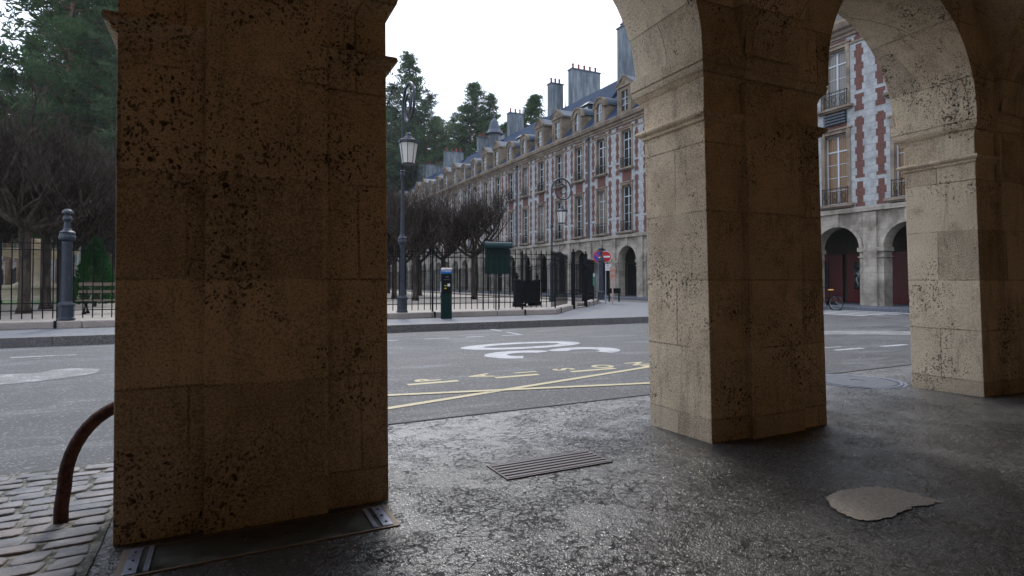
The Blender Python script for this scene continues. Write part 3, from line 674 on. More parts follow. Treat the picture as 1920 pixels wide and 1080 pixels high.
# parking meter
pm=empty('parking_meter',(6.52,18.2,.2),R(-16),'dark green parking meter with blue top band on the pavement','parking meter')
m=MB(); m.box(-.175,.175,-.15,.15,0,1.469); m.build('body',M['green'],pm,bevel=.015)
m=MB(); m.prismxz([(-.18,1.47),(.18,1.47),(.18,1.60),(-.18,1.60)],-.16,.16); m.build('blue_band',M['blue'],pm)
m=MB(); m.v=[(-.19,-.17,1.60),(.19,-.17,1.60),(.19,.17,1.60),(-.19,.17,1.60),(-.15,-.05,1.66),(.17,-.05,1.66),(.17,.15,1.66),(-.15,.15,1.66)]; m.f=[(0,1,5,4),(1,2,6,5),(2,3,7,6),(3,0,4,7),(4,5,6,7),(3,2,1,0)]; m.build('cap',M['greyiron'],pm)
m=MB(); m.box(-.15,.15,-.158,-.148,.82,1.40); m.build('front_panel',M['iron'],pm)
text_mesh('STATIONNEMENT',.075,.55,1,0,(0,-.1625,1.55),M['white'],'lettering',.001,.0005,pm,rx=R(90))
m=MB(); m.box(.03,.11,-.163,-.158,1.05,1.14); m.build('screen',M['white'],pm)
m=MB(); m.box(-.07,-.005,-.163,-.158,1.06,1.09); m.box(-.07,-.005,-.163,-.158,.97,1.0); m.build('sticker',M['yellow'],pm)
m=MB(); m.box(-.09,.11,-.163,-.158,1.265,1.272); m.box(-.03,.08,-.163,-.158,1.35,1.362); m.build('slot',M['steel'],pm)
m=MB(); m.box(-.181,-.175,-.12,.12,.86,1.2); m.build('side_notice',M['white'],pm)
# notice board
nb=empty('notice_board',(9.6,20.9,.25),R(-5),'dark green notice board with rolled hood behind the railing','notice board')
m=MB(); m.box(-.50,.50,-.04,.04,1.45,2.50); m.build('panel',M['green'],nb)
m=MB(); pr=[]
for i in range(13):
    a=R(-20+ i*220/12); pr.append((.0+.19*math.cos(a),2.52+.19*math.sin(a)))
n=len(pr); m.v=[(-.56,p[0]-.02,p[1]) for p in pr]+[(.56,p[0]-.02,p[1]) for p in pr]; m.f=[(i,i+1,n+i+1,n+i) for i in range(n-1)]+[tuple(range(n)),tuple(reversed(range(n,2*n))),(0,n,2*n-1,n-1)]; m.build('hood',M['hood'],nb,smooth=False)
m=MB(); m.tube([(-.55,0,2.72),(.55,0,2.72)],.016,6); m.tube([(-.55,-.2,2.50),(-.57,0,2.72)],.012,6); m.tube([(.55,-.2,2.50),(.57,0,2.72)],.012,6); m.build('top_rail',M['iron'],nb)
for sx in (-.06,.06):
    m=MB(); m.tube([(sx,0,0),(sx,0,1.5)],.028,8); m.build('leg',M['iron'],nb)
for sx in (-1,1):
    m=MB(); m.tube([(sx*.07,0,1.32),(sx*.2,0,1.37),(sx*.48,0,1.38)],.012,6); m.tube([(sx*.48,0,1.38),(sx*.48,0,1.48)],.012,6); m.build('bracket',M['chrome'],nb)
m=MB(); m.tube([(-.58,0,.0),(-.58,0,2.6)],.022,6); m.build('side_post',M['iron'],nb)
# gate bollards in park and bin
def bol(x,y,label):
    r=empty('black_bollard',(x,y,.25),0,label,'bollard','black ball-topped bollards inside the park')
    m=MB(); m.lathe((0,0,0),[(.20,0),(.20,.15),(.16,.2),(.155,1.15),(.19,1.18),(.19,1.24),(.08,1.27)],12); m.build('shaft',M['iron'],r)
    m=MB(); m.lathe((0,0,1.25),[(.05,0),(.05,.05),(.09,.1),(.09,.17),(.04,.22),(.06,.26),(.01,.33)],10); m.build('finial',M['iron'],r)
bol(12.0,24.0,'left black ball-topped bollard behind the railing'); bol(13.7,25.2,'right black ball-topped bollard behind the railing')
b=empty('litter_bin',(12.9,24.7,.25),R(35),'wide black slatted container between the two black bollards','bin')
m=MB()
for i in range(17): m.box(-.70+i*.0825,-.70+i*.0825+.06,-.25,-.23,.12,1.15); m.box(-.70+i*.0825,-.70+i*.0825+.06,.23,.25,.12,1.15)
m.build('slats',M['iron'],b); m=MB(); m.box(-.69,.69,-.225,.225,.15,1.13); m.build('liner',M['rubber'],b); m=MB(); m.box(-.72,.72,-.26,.26,1.15,1.19); m.build('lid',M['iron'],b)
for sx in (-.5,.5):
    m=MB(); m.box(sx-.04,sx+.04,-.2,.2,0,.12); m.build('foot',M['iron'],b)
# road signs
def disc(m,y,z,r,n=32,x=0,t=.004):
    m.v+= [(x+r*math.cos(2*PI*i/n),y,z+r*math.sin(2*PI*i/n)) for i in range(n)]; b0=len(m.v)-n
    m.v+= [(x+r*math.cos(2*PI*i/n),y+t,z+r*math.sin(2*PI*i/n)) for i in range(n)]
    m.f.append(tuple(b0+i for i in range(n))); m.f.append(tuple(b0+n+i for i in reversed(range(n))))
    for i in range(n): j=(i+1)%n; m.f.append((b0+j,b0+i,b0+n+i,b0+n+j))
SX,SY=19.3,27.3
ne=empty('no_entry_sign',(SX+.05,SY+.15,.2),R(-28),'round red no entry sign with white bar','road sign')
m=MB(); m.tube([(0,.05,0),(0,.05,2.95)],.035,8); m.build('pole',M['steel'],ne)
m=MB(); disc(m,0,2.60,.33); m.build('rim',M['white'],ne)
m=MB(); disc(m,-.004,2.60,.305); m.build('face',M['red'],ne)
m=MB(); m.box(-.24,.24,-.008,-.0045,2.55,2.65); m.build('white_bar',M['white'],ne)
pl=MB(); pl.box(-.03,.28,-.004,.004,1.82,2.20); pl.build('plate',M['white'],ne)
for i,(tx,zz) in enumerate((('SAUF',2.12),('LIV.',2.02),('7 h - 10 h',1.92))):
    text_mesh(tx,.085,.75,1,0,(.125,-.0055,zz),M['iron'],'lettering',.001,.0005,ne,rx=R(90))
np_=empty('no_parking_sign',(SX-.42,SY+.2,.2),R(-62),'round blue and red no parking sign, half behind the post','road sign')
m=MB(); m.tube([(0,.05,0),(0,.05,2.9)],.03,8); m.build('pole',M['steel'],np_)
m=MB(); disc(m,0,2.60,.33); m.build('rim',M['red'],np_)
m=MB(); disc(m,-.004,2.60,.26); m.build('face',M['signblue'],np_)
m=MB(); c=.7071; m.v=[(-.21,-.009,2.60+.15),(-.15,-.009,2.60+.21),(.21,-.009,2.60-.15),(.15,-.009,2.60-.21)]; m.f=[(0,1,2,3)]; m.build('slash',M['red'],np_)
ts=empty('tapered_signpost',(18.15,25.15,.2),R(-20),'slim tapered pinkish post leaning by the road signs','signpost')
m=MB(); m.v=[(-.03,-.02,0),(.03,-.02,0),(.03,.02,0),(-.03,.02,0),(-.03,-.02,1.0),(.05,-.02,1.0),(.05,.02,1.0),(-.03,.02,1.0),(-.13,-.02,1.35),(.14,-.02,1.35),(.14,.02,1.35),(-.13,.02,1.35),(-.15,-.02,1.98),(.15,-.02,1.98),(.15,.02,1.98),(-.15,.02,1.98)]
m.f=[(3,2,1,0),(12,13,14,15)]+[(4*L+i,4*L+(i+1)%4,4*L+4+(i+1)%4,4*L+4+i) for L in range(3) for i in range(4)]; m.build('board',M['pink'],ts)
m=MB(); m.box(-.12,.12,-.026,-.021,1.72,1.82); m.box(-.11,.11,-.026,-.021,1.42,1.56); m.build('notice',M['orange'],ts)
gn=empty('green_notice',(16.2,24.0,.2),R(30),'small green and white notice fixed on the angled railing','notice')
m=MB(); m.box(-.09,.09,-.02,-.005,1.0,1.62); m.build('sheet',M['mint'],gn); m=MB(); m.box(-.08,.08,-.026,-.021,1.44,1.6); m.build('header',M['white'],gn)
m=MB(); m.tube([(0,0,0),(0,0,1.3)],.015,6); m.build('stake',M['iron'],gn)
lb=empty('low_barrier',(20.4,28.6,.2),R(-12),'low black barrier bar right of the road signs','barrier')
for sx in (0,.62):
    m=MB(); m.box(sx-.035,sx+.035,-.03,.03,0,.78); m.build('leg',M['iron'],lb)
m=MB(); m.box(-.1,.72,-.04,.04,.5,.80); m.build('bar',M['iron'],lb)
# benches in the park
def bench(x,y,rz,label):
    r=empty('park_bench',(x,y,.25),rz,label,'bench','wooden park benches')
    m=MB()
    for i in range(4): m.box(-1.1,1.1,-.32+i*.12,-.22+i*.12,.46,.50)
    m.build('seat',M['bench'],r)
    m=MB(); m.box(-1.1,1.1,.16,.19,1.0,1.12); m.box(-1.1,1.1,.15,.18,.74,.84); m.build('backrest',M['bench'],r)
    for sx in (-.85,.85):
        m=MB(); m.tube([(sx,-.3,0),(sx,-.22,.2),(sx,-.1,.3),(sx,-.28,.46)],.03,6); m.tube([(sx,.3,0),(sx,.2,.2),(sx,.1,.3),(sx,.14,.5),(sx,.2,1.1)],.03,6); m.lathe((sx,-.3,0),[(.07,0),(.07,.05),(.03,.12)],8); m.lathe((sx,.3,0),[(.07,0),(.07,.05),(.03,.12)],8); m.build('leg',M['iron'],r)
bench(-3.6,25.6,0,'wooden bench with iron legs behind the far left railing')
# fountain
fo=empty('fountain',(-11.4,49.5,.25),0,'pale stone fountain with a wide bowl in the park, far left','fountain'); fo.scale=(1.35,1.35,1.0)
m=MB(); m.lathe((0,0,0),[(3.4,0),(3.4,.25),(3.2,.3),(3.25,.7),(3.4,.75),(3.4,.9),(3.05,.9),(3.0,.5),(.4,.48)],32); m.build('basin',M['fount'],fo)
m=MB(); m.lathe((0,0,.45),[(.95,0),(.9,.5),(.65,.7),(.5,1.2),(.48,1.9),(.6,2.1),(.62,2.2)],20); m.build('pedestal',M['fount'],fo)
m=MB(); m.lathe((0,0,2.6),[(.5,0),(1.0,.15),(1.6,.4),(1.75,.55),(1.75,.68),(1.55,.68),(.6,.35),(.25,.35),(.22,1.0),(.6,1.2),(.65,1.35),(.2,1.4)],24); m.build('bowl',M['fount'],fo)
# clipped conifer
def conifer(x,y,h,r,label):
    root=empty('conifer_bush',(x,y,.25),0,label,'bush','green conical bushes in the park')
    m=MB(); rr=random.Random(int(x*10)); 
    for i in range(5200):
        t=rr.random()**.8; z=.12+t*(h-.12); a=rr.uniform(0,2*PI); rad=(r*(1-t)**.75*min(1,(z+.25)/.6))*(.72+.3*rr.random())*(1+.14*math.sin(a*5+z*3))
        p=Vector((rad*math.cos(a),rad*math.sin(a),z)); d=Vector((math.cos(a)*.6+rr.uniform(-.4,.4),math.sin(a)*.6+rr.uniform(-.4,.4),.6)).normalized()*rr.uniform(.1,.2); s=d.orthogonal().normalized()*.028
        m.tri(p-s,p+s,p+d)
    m.build('foliage',M['conifer'],root); m=MB(); m.lathe((0,0,0),[(.09,0),(.05,h*.8)],6); m.build('trunk',M['bark'],root)
conifer(-5.35,32.6,3.05,1.05,'green conical bush behind the left railing post'); conifer(-15.6,52,2.6,1.2,'small green bush beside the stone fountain')
# ------------------------------------------------------------------ bare trees
def bare(seed,name):
    rr=random.Random(seed); tr=MB(); cr=MB(); cnt=[0]
    hz=2.55
    tr.tube([(0,0,-.05),(.01,0,.25),(-.01,.01,1.2),(.0,0,hz),(0,0,hz+.25)],[.24,.17,.155,.165,.15],10)
    def grow(p,d,L,r,lev):
        n=3 if lev<3 else 2; pts=[p]; q=Vector(p); dd=Vector(d)
        for i in range(n):
            up=(.16 if lev==0 else .30 if lev==1 else .22)
            dd=(dd+Vector((rr.uniform(-.3,.3),rr.uniform(-.3,.3),rr.uniform(-.18,.25)+up*.5))).normalized(); q=q+dd*L/n
            lim=2.35
            if abs(q.x)>lim: q.x=math.copysign(lim,q.x)
            if abs(q.y)>lim: q.y=math.copysign(lim,q.y)
            if q.z>6.9: q.z=6.9-rr.random()*.2
            if q.z<2.75: q.z=2.75+rr.random()*.2
            pts.append(q.copy())
        e=.62 if lev<3 else .35
        cr.tube(pts,[r*(1-(1-e)*i/n) for i in range(n+1)],6 if lev==0 else (4 if lev<2 else 3),cap=False)
        if lev>=4: return
        kk=(6,5,5,4)[lev]
        for i in range(kk):
            t=rr.uniform(.25,1) if i else 1; j=min(n-1,int(t*n)); f=t*n-j; b=pts[j].lerp(pts[j+1],f)
            a=rr.uniform(0,2*PI); side=Vector((math.cos(a),math.sin(a),rr.uniform(0.0,1.2)))
            nd=(dd*.5+side*.8).normalized()
            if lev>=1: nd.z=nd.z*.8+.25
            grow(b,nd.normalized(),L*(.85,.72,.66,.62)[lev]*rr.uniform(.7,1.15),max(.0055,r*(.52,.5,.55,.6)[lev]),lev+1)
    for i in range(6):
        a=2*PI*i/6+rr.uniform(-.3,.3); grow(Vector((0,0,hz+.05*i)),Vector((math.cos(a),math.sin(a),rr.uniform(.15,.75))),rr.uniform(1.6,2.0),.10,0)
    root=empty(name,(0,0,0)); tr.build('trunk',M['bark'],root,smooth=True); cr.build('crown',M['bark'],root)
    return root
protos=[bare(11,'linden_tree'),bare(12,'linden_tree'),bare(13,'linden_tree')]
used=[False]*3
ordn=['first','second','third','fourth','fifth','sixth','seventh','eighth','ninth','tenth','eleventh','twelfth','thirteenth','fourteenth']
def put(x,y,rz,label,group,sc_=1.,i=None):
    i=random.randrange(3) if i is None else i
    o=protos[i] if not used[i] else copy_tree(protos[i]); used[i]=True
    o.location=(x,y,.25); o.rotation_euler=(0,0,rz); o.scale=(sc_,sc_,sc_); tag(o,label,'tree',group)
rows=[(10.4,34.5,5.0,12,'in the inner tree row right of the wide pillar'),(14.3,35.0,5.4,11,'in the outer tree row before the facade'),
      (-6.65,26.8,3.6,9,'in the tree row nearest the wide pillar, left side'),(-10.6,28.2,3.8,8,'in the second tree row on the left'),(-14.6,30.5,4.2,6,'in the leftmost tree row')]
for (x,y0,dy,n,where) in rows:
    for k in range(n):
        _R=x/(y0+dy*k); _u=(_R*.898-.44)/(.898+.44*_R)*1100+960
        if x<-8 and 20<_u<125: continue
        put(x+random.uniform(-.15,.15),y0+dy*k+random.uniform(-.2,.2),random.choice((0,1,2,3))*PI/2+random.uniform(-.1,.1),'bare pollarded tree, %s %s'%(ordn[k],where),'bare pollarded park trees',random.uniform(.98,1.08)*(1.13 if x<0 else 1),(k+int(abs(x)))%3)
for k,(x,y) in enumerate(((5.9,40),(5.8,45.5),(6.1,52),(-19,44),(-24,52),(-3,62),(-2.6,70),(1,78))):
    put(x,y,k,'bare pollarded tree deep in the park, %s from the front'%ordn[k],'bare pollarded park trees',1.05,k%3)
# ------------------------------------------------------------------ pines
def pine(seed,H=30.,spread=4.2,start=.25,name='pine_tree',bark='pinebark',dens=1.):
    rr=random.Random(seed); tr=MB(); fo=MB()
    bend=[Vector((rr.uniform(-.3,.3)*i/4,rr.uniform(-.3,.3)*i/4,H*i/8)) for i in range(9)]
    tr.tube([tuple(b) for b in bend],[.36*(1-.85*i/8) for i in range(9)],8)
    def at(z):
        t=max(0,min(7.999,z/H*8)); i=int(t); return bend[i].lerp(bend[i+1],t-i)
    def clump(c,r,n):
        for _ in range(n):
            d=Vector((rr.gauss(0,1),rr.gauss(0,1),rr.gauss(0,.75))); d=d.normalized()*r*rr.random()**.45; d.z*=.62
            p=c+d; dr=(d.normalized()*.6+Vector((rr.uniform(-.6,.6),rr.uniform(-.6,.6),rr.uniform(-.1,.7)))).normalized()*rr.uniform(.22,.42)
            s=dr.orthogonal().normalized()*rr.uniform(.035,.07)
            fo.quad(p-s,p+s,p+dr+s*.5,p+dr-s*.5)
    z=H*start
    while z<H*.985:
        t=(z/H-start)/(1-start)
        rad=spread*((1-t)**.85)*1.35+.25*min(1,.55+t*2.2)*rr.uniform(.55,1.15)
        nb=rr.choice((3,4,5))
        a0=rr.uniform(0,2*PI)
        for k in range(nb):
            a=a0+2*PI*k/nb+rr.uniform(-.4,.4); L=rad*rr.uniform(.55,1.1); b=at(z)
            up=rr.uniform(-.12,.30)+.25*t
            p1=b+Vector((math.cos(a),math.sin(a),up*.6))*L*.5; p2=b+Vector((math.cos(a),math.sin(a),up))*L
            tr.tube([b,p1,p2],[.07*(1-t)+.025,.04*(1-t)+.018,.012],4,cap=False)
            nc=max(3,int(L*1.9))
            for j in range(nc):
                f=.30+.72*(j+rr.random())/nc; c=b.lerp(p2,f)+Vector((rr.uniform(-.5,.5),rr.uniform(-.5,.5),rr.uniform(-.15,.35)))*(.25+.22*L)*.6
                clump(c,rr.uniform(.36,.85)*(1-.62*t),int(25*dens*(1-.3*t)))
        z+=rr.uniform(.4,.8)*(1 if t<.75 else .6)
    clump(at(H*.985),.28,16)
    root=empty(name,(0,0,0)); tr.build('trunk',M[bark],root,smooth=True); fo.build('crown',M['needle'],root)
    return root
pp=[pine(21),pine(22,30,5.2,.2),pine(23,30,4.6,.34),pine(24,30,5.0,.42,bark='palebark')]
pu=[False]*4
def putp(px,D,topy,i,label,grp='tall pines behind the square',rz=None):
    u=(px-960)/FPX; lat=u*D; X=D*math.sin(YAW)+lat*math.cos(YAW); Y=D*math.cos(YAW)-lat*math.sin(YAW)
    h=(527-topy)*D/FPX+EYE; o=pp[i] if not pu[i] else copy_tree(pp[i]); pu[i]=True
    s=h/30; sx=s*(1.0 if px<400 else 1.4); o.location=(X,Y,0); o.scale=(sx,sx,s); o.rotation_euler=(0,0,px*.7 if rz is None else rz); tag(o,label,'tree',grp)
LP=[(122,62,-330,2,'tall pine with a reddish bare trunk, left of the wide pillar'),(60,70,70,1,'dark pine behind and left of the reddish trunk'),(185,66,-140,1,'dense pine touching the left edge of the wide pillar'),
 (150,80,-60,3,'pale-trunked tree between the reddish trunk and the wide pillar'),(15,58,120,0,'lower dark pine at the left edge of the photo'),(-40,66,40,1,'pine reaching in from beyond the left edge'),(95,88,10,3,'pale-trunked tree behind the reddish trunk'),
 (215,78,-200,0,'pine mostly hidden by the wide pillar, upper left'),(35,95,215,2,'distant pine low at the far left'),(170,100,90,2,'distant pine filling gaps right of the reddish trunk'),(110,105,130,1,'distant pine low behind the reddish trunk'),(225,62,-60,2,'close pine behind the left edge of the wide pillar'),
 (-5,105,200,1,'far pine just above the roofs at the left edge'),(60,110,190,0,'far pine above the roofs left of the reddish trunk'),(200,112,150,1,'far pine above the roofs beside the wide pillar')]
for p in LP: putp(*p)
RP=[(845,150,215,1,'middle pine behind the two tall groups'),(905,150,215,2,'hidden dense pine below the broad pine'),(870,128,190,3,'slender pine left of the thin-topped one'),(770,150,200,2,'second-row pine behind the tallest pine'),(820,150,215,1,'second-row pine right of the tallest pine'),(735,150,200,1,'second-row pine left of the street lamp'),(955,118,225,1,'low pine behind the fourth chimney'),(762,128,98,1,'tallest pine right of the street lamp scroll'),(728,125,150,1,'pine directly behind the scrolled street lamp'),(800,128,170,1,'broad pine right of the tallest pine'),(835,135,250,2,'low pine in the dip between the two tall groups'),(888,126,150,2,'thin-topped pine above the domed turret'),(915,124,175,1,'broad pine right of the thin-topped one'),
 (862,130,235,0,'low pine left of the domed turret'),(1000,108,172,0,'lone pine above the roof ridge left of the chimneys'),(780,140,240,1,'low pine filling between trunks behind the street lamp'),(935,130,235,0,'low pine left of the tall fourth chimney'),(745,138,230,1,'low dense pine left behind the lantern'),(815,142,270,1,'lowest pine above the far chimneys'),(985,112,225,0,'low pine peeping over the ridge'),(1018,112,215,0,'small pine top right of the lone pine')]
for p in RP: putp(*p)
# ------------------------------------------------------------------ houses
WD=14.65; P=WD/4
def house_base():
    root=empty('townhouse',(0,0,0))
    # ground arcade: local x along facade, facade at y=0 facing -y
    m=MB(); n=16; zs=3.15; r=1.22; zt=5.06; yb_=.7
    def arcw(y,flip):
        for k in range(4):
            c=P*(k+.5); F=[(c-r*math.cos(PI*i/n),zs+r*math.sin(PI*i/n)) for i in range(n+1)]
            for i in range(n): a,b=F[i],F[i+1]; m.quad((a[0],y,a[1]),(b[0],y,b[1]),(b[0],y,zt),(a[0],y,zt))
    arcw(0,0); arcw(yb_,1)
    for k in range(4):
        c=P*(k+.5)
        for i in range(n):
            a=(c-r*math.cos(PI*i/n),zs+r*math.sin(PI*i/n)); b=(c-r*math.cos(PI*(i+1)/n),zs+r*math.sin(PI*(i+1)/n))
            m.quad((a[0],0,a[1]),(a[0],yb_,a[1]),(b[0],yb_,b[1]),(b[0],0,b[1]))
            # archivolt
            a2=(c-(r+.2)*math.cos(PI*i/n),zs+(r+.2)*math.sin(PI*i/n)); b2=(c-(r+.2)*math.cos(PI*(i+1)/n),zs+(r+.2)*math.sin(PI*(i+1)/n))
            a3=(a[0],a[1]); b3=(b[0],b[1])
            m.quad((a3[0],-.05,a3[1]),(b3[0],-.05,b3[1]),(b2[0],-.05,b2[1]),(a2[0],-.05,a2[1]))
            m.quad((a2[0],-.05,a2[1]),(b2[0],-.05,b2[1]),(b2[0],0,b2[1]),(a2[0],0,a2[1]))
            m.quad((a3[0],0,a3[1]),(b3[0],0,b3[1]),(b3[0],-.05,b3[1]),(a3[0],-.05,a3[1]))
    for y in (0,yb_):
        for k in range(5):
            xa=0 if k==0 else P*(k-.5)+r; xb=WD if k==4 else P*(k+.5)-r
            m.quad((xa,y,zs),(xb,y,zs),(xb,y,zt),(xa,y,zt))
    m.build('arcade_front',M['lime'],root)
    for k in range(4):
        c=P*(k+.5); m=MB(); m.box(c-.16,c+.16,-.11,0.02,zs+r-.02,5.05); m.build('keystone',M['lime'],root)
    for k in range(5):
        x0=max(0,P*(k-.5)+r); x1=min(WD,P*(k+.5)-r)
        if k==0: x0=0
        if k==4: x1=WD
        m=MB(); m.box(x0,x1,0,yb_,0,zs); 
        xc0=max(0,P*k-.33); xc1=min(WD,P*k+.33); m.box(xc0,xc1,-.14,-.002,0,5.0)
        m.box(max(0,x0-.07),min(WD,x1+.07),-.11,yb_+.05,zs-.20,zs+.02); m.box(max(0,x0-.05),min(WD,x1+.05),-.08,yb_+.03,zs-.50,zs-.44)
        m.build('arcade_pier',M['lime'],root)
    m=MB(); m.box(0,WD,-.20,.05,5.06,5.30); m.build('string_course',M['lime'],root)
    # recess walls and ceiling
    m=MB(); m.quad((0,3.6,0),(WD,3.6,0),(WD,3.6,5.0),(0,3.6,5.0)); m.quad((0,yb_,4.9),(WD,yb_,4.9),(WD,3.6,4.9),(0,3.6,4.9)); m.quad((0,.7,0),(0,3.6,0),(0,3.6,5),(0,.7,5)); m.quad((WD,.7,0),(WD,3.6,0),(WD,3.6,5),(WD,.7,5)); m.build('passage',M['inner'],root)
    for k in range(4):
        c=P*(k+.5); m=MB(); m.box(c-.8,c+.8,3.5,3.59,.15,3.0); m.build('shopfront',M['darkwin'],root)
    # upper wall with window holes
    m=MB(); w=.645; bands=((5.58,9.40),(10.88,14.02))
    zz=[5.28,5.58,9.40,10.88,14.02,14.60]
    for k in range(5):
        x0=0 if k==0 else P*(k-.5)+w; x1=WD if k==4 else P*(k+.5)-w
        m.quad((x0,0,5.28),(x1,0,5.28),(x1,0,14.6),(x0,0,14.6))
    for k in range(4):
        c=P*(k+.5)
        for a,b in ((5.28,5.58),(9.40,10.88),(14.02,14.6)): m.quad((c-w,0,a),(c+w,0,a),(c+w,0,b),(c-w,0,b))
    m.quad((0,0,5.28),(0,12,5.28),(0,12,15.2),(0,0,15.2)); m.quad((WD,0,5.28),(WD,12,5.28),(WD,12,15.2),(WD,0,15.2)); m.quad((0,12,0),(WD,12,0),(WD,12,15.2),(0,12,15.2))
    m.build('wall',M['facade'],root)
    # cornice
    m=MB(); prof=[(0,14.55),(-.10,14.58),(-.12,14.72),(-.22,14.78),(-.26,14.92),(-.42,15.0),(-.48,15.16),(-.52,15.28),(-.50,15.34),(.3,15.36)]
    for i in range(len(prof)-1):
        a,b=prof[i],prof[i+1]; m.quad((0,a[0],a[1]),(WD,a[0],a[1]),(WD,b[0],b[1]),(0,b[0],b[1]))
    m.box(0,WD,-.045,-.002,14.10,14.22)
    m.build('cornice',M['trim'],root)
    # windows
    for k in range(4):
        c=P*(k+.5)
        for (z0,z1) in bands:
            sr=empty('window',(c,0,z0)); sr.parent=root; h=z1-z0
            s=MB(); ow=.82
            s.box(-ow,-w,-.055,.30,-.0,h+.06); s.box(w,ow,-.055,.30,0,h+.06); s.box(-ow,ow,-.055,.3,h+.06,h+.24); s.box(-w,w,.0,.3,h-.03,h+.058)
            s.box(-ow-.1,ow+.1,-.13,-.002,h+.242,h+.33); s.box(-ow-.0,-ow+.22,-.08,-.056,h-.25,h+.24); s.box(ow-.22,ow,-.08,-.056,h-.25,h+.24)
            surr=s.build('surround',M['trim'],sr)
            s=MB(); s.box(-1.02,1.02,-.32,.30,-.14,-.003); s.box(-.92,.92,-.20,-.002,-.22,-.143); s.build('sill',M['trim'],sr)
            f=MB(); d0,d1=.20,.26; fw=.055
            f.box(-w,-w+fw,d0,d1,0,h-.03); f.box(w-fw,w,d0,d1,0,h-.03); f.box(-w+fw,w-fw,d0,d1,h-.03-fw,h-.03); f.box(-w+fw,w-fw,d0,d1,0,.10); f.box(-.045,.045,d0-.01,d1-.002,.1,h-.03-fw)
            rows_=5 if h>3.5 else 4
            tz=h*.77
            f.box(-w+fw,w-fw,d0-.004,d1-.004,tz-.04,tz+.04)
            for r_ in range(1,rows_-1): zz_=.1+(tz-.1)*r_/(rows_-1); f.box(-w+fw,w-fw,d0+.01,d1-.01,zz_-.016,zz_+.016)
            for sx in (-.31,.31): pass
            f.build('frame',M['frame'],sr)
            gl=MB(); gl.quad((-w,.24,0),(w,.24,0),(w,.24,h),(-w,.24,h)); gl.build('pane',M['glass'],sr)
            ra=MB(); yy_=-.16; ra.box(-.72,.72,yy_-.012,yy_+.012,.86,.89); ra.box(-.72,.72,yy_-.01,yy_+.01,.06,.08); ra.box(-.72,.72,yy_-.008,yy_+.008,.68,.695)
            for i in range(13):
                xx=-.72+1.44*i/12
                if i%4 in (0,): ra.box(xx-.01,xx+.01,yy_-.01,yy_+.01,.0,.93)
                elif i%2==0: ra.tube([(xx,yy_,.08),(xx+.05,yy_,.25),(xx-.05,yy_,.42),(xx,yy_,.68)],.009,4,cap=False)
                else: ra.box(xx-.006,xx+.006,yy_-.006,yy_+.006,.08,.87)
            for cx_ in (-.48,0,.48): ra.ring((cx_,yy_,.45),(0,1,0),.15,.012,14,4); ra.ring((cx_,yy_,.2),(0,1,0),.08,.010,10,4)
            ra.box(-.73,-.71,yy_,0,.86,.88); ra.box(.71,.73,yy_,0,.86,.88)
            ra.build('railing',M['iron'],sr)
    # roof
    m=MB(); e=-.30; rz=21.6; ry=5.3; i0=.9
    m.quad((0,e,15.36),(WD,e,15.36),(WD-i0,ry,rz),(i0,ry,rz)); m.quad((WD,12.2,15.3),(0,12.2,15.3),(i0,ry+1,rz),(WD-i0,ry+1,rz)); m.quad((i0,ry,rz),(WD-i0,ry,rz),(WD-i0,ry+1,rz),(i0,ry+1,rz))
    m.quad((0,e,15.36),(i0,ry,rz),(i0,ry+1,rz),(0,12.2,15.3)); m.quad((WD,e,15.36),(WD,12.2,15.3),(WD-i0,ry+1,rz),(WD-i0,ry,rz)); m.build('roof',M['slate'],root)
    for sx in (i0,WD-i0):
        m=MB(); m.lathe((sx,ry+.5,rz),[(.16,0),(.10,.15),(.14,.25),(.05,.4),(.02,1.3)],8); m.build('roof_finial',M['lead'],root)
    sl=(rz-15.36)/(ry-e)
    # dormers: round, pediment, pediment, round
    for k in range(4):
        c=P*(k+.5); dr=empty('dormer',(c,-.22,15.38)); dr.parent=root
        if k in (1,2):
            W=.92; H=2.25
            s=MB(); s.box(-W,-.45,0,.22,0,H); s.box(.45,W,0,.22,0,H); s.box(-.45,.45,0,.22,1.95,H); s.box(-.45,.45,0,.22,0,.25); s.box(-W,W,.222,2.9,0,H-.002)
            s.box(-W-.12,W+.12,-.12,2.7,H,H+.14); s.prismxz([(-W-.12,H+.142),(W+.12,H+.142),(0,H+.95)],-.06,.15)
            for sx in (-1,1):
                s.prismxz([(sx*(W+.16),H+.142),(sx*(W+.16),H+.25),(0,H+1.06),(0,H+.93)] if sx<0 else [(0,H+.93),(0,H+1.06),(W+.16,H+.25),(W+.16,H+.142)],-.14,-.062)
            s.box(-.1,.1,-.16,-.0,H+.2,H+.6); s.box(-W,-W+.2,-.05,-.002,0,H); s.box(W-.2,W,-.05,-.002,0,H)
            s.build('front',M['dormer'],dr)
            s=MB(); s.v=[(-W-.14,.152,H+.16),(0,.152,H+1.0),(W+.14,.152,H+.16),(-W-.14,2.8,H+.16),(0,3.4,H+1.0),(W+.14,2.8,H+.16)]; s.f=[(0,1,4,3),(1,2,5,4)]; s.build('dormer_roof',M['lead'],dr)
            s=MB(); s.box(-.45,.45,.10,.16,.25,1.95); s.build('pane',M['glass'],dr); s=MB(); s.box(-.03,.03,.07,.098,.25,1.95); s.box(-.45,.45,.07,.096,1.3,1.35); s.box(-.45,.45,.07,.096,.75,.79); s.build('frame',M['frame'],dr)
        else:
            W=.80; H=1.55; n=12
            s=MB(); s.box(-W,-.42,0,.22,0,H); s.box(.42,W,0,.22,0,H); s.box(-.42,.42,0,.22,0,.25); s.box(-W,W,.222,2.5,0,H)
            outer=[(-W*math.cos(PI*i/n),H+W*.92*math.sin(PI*i/n)) for i in range(n+1)]; inner=[(-.42*math.cos(PI*i/n),H-.1+.42*math.sin(PI*i/n)) for i in range(n+1)]
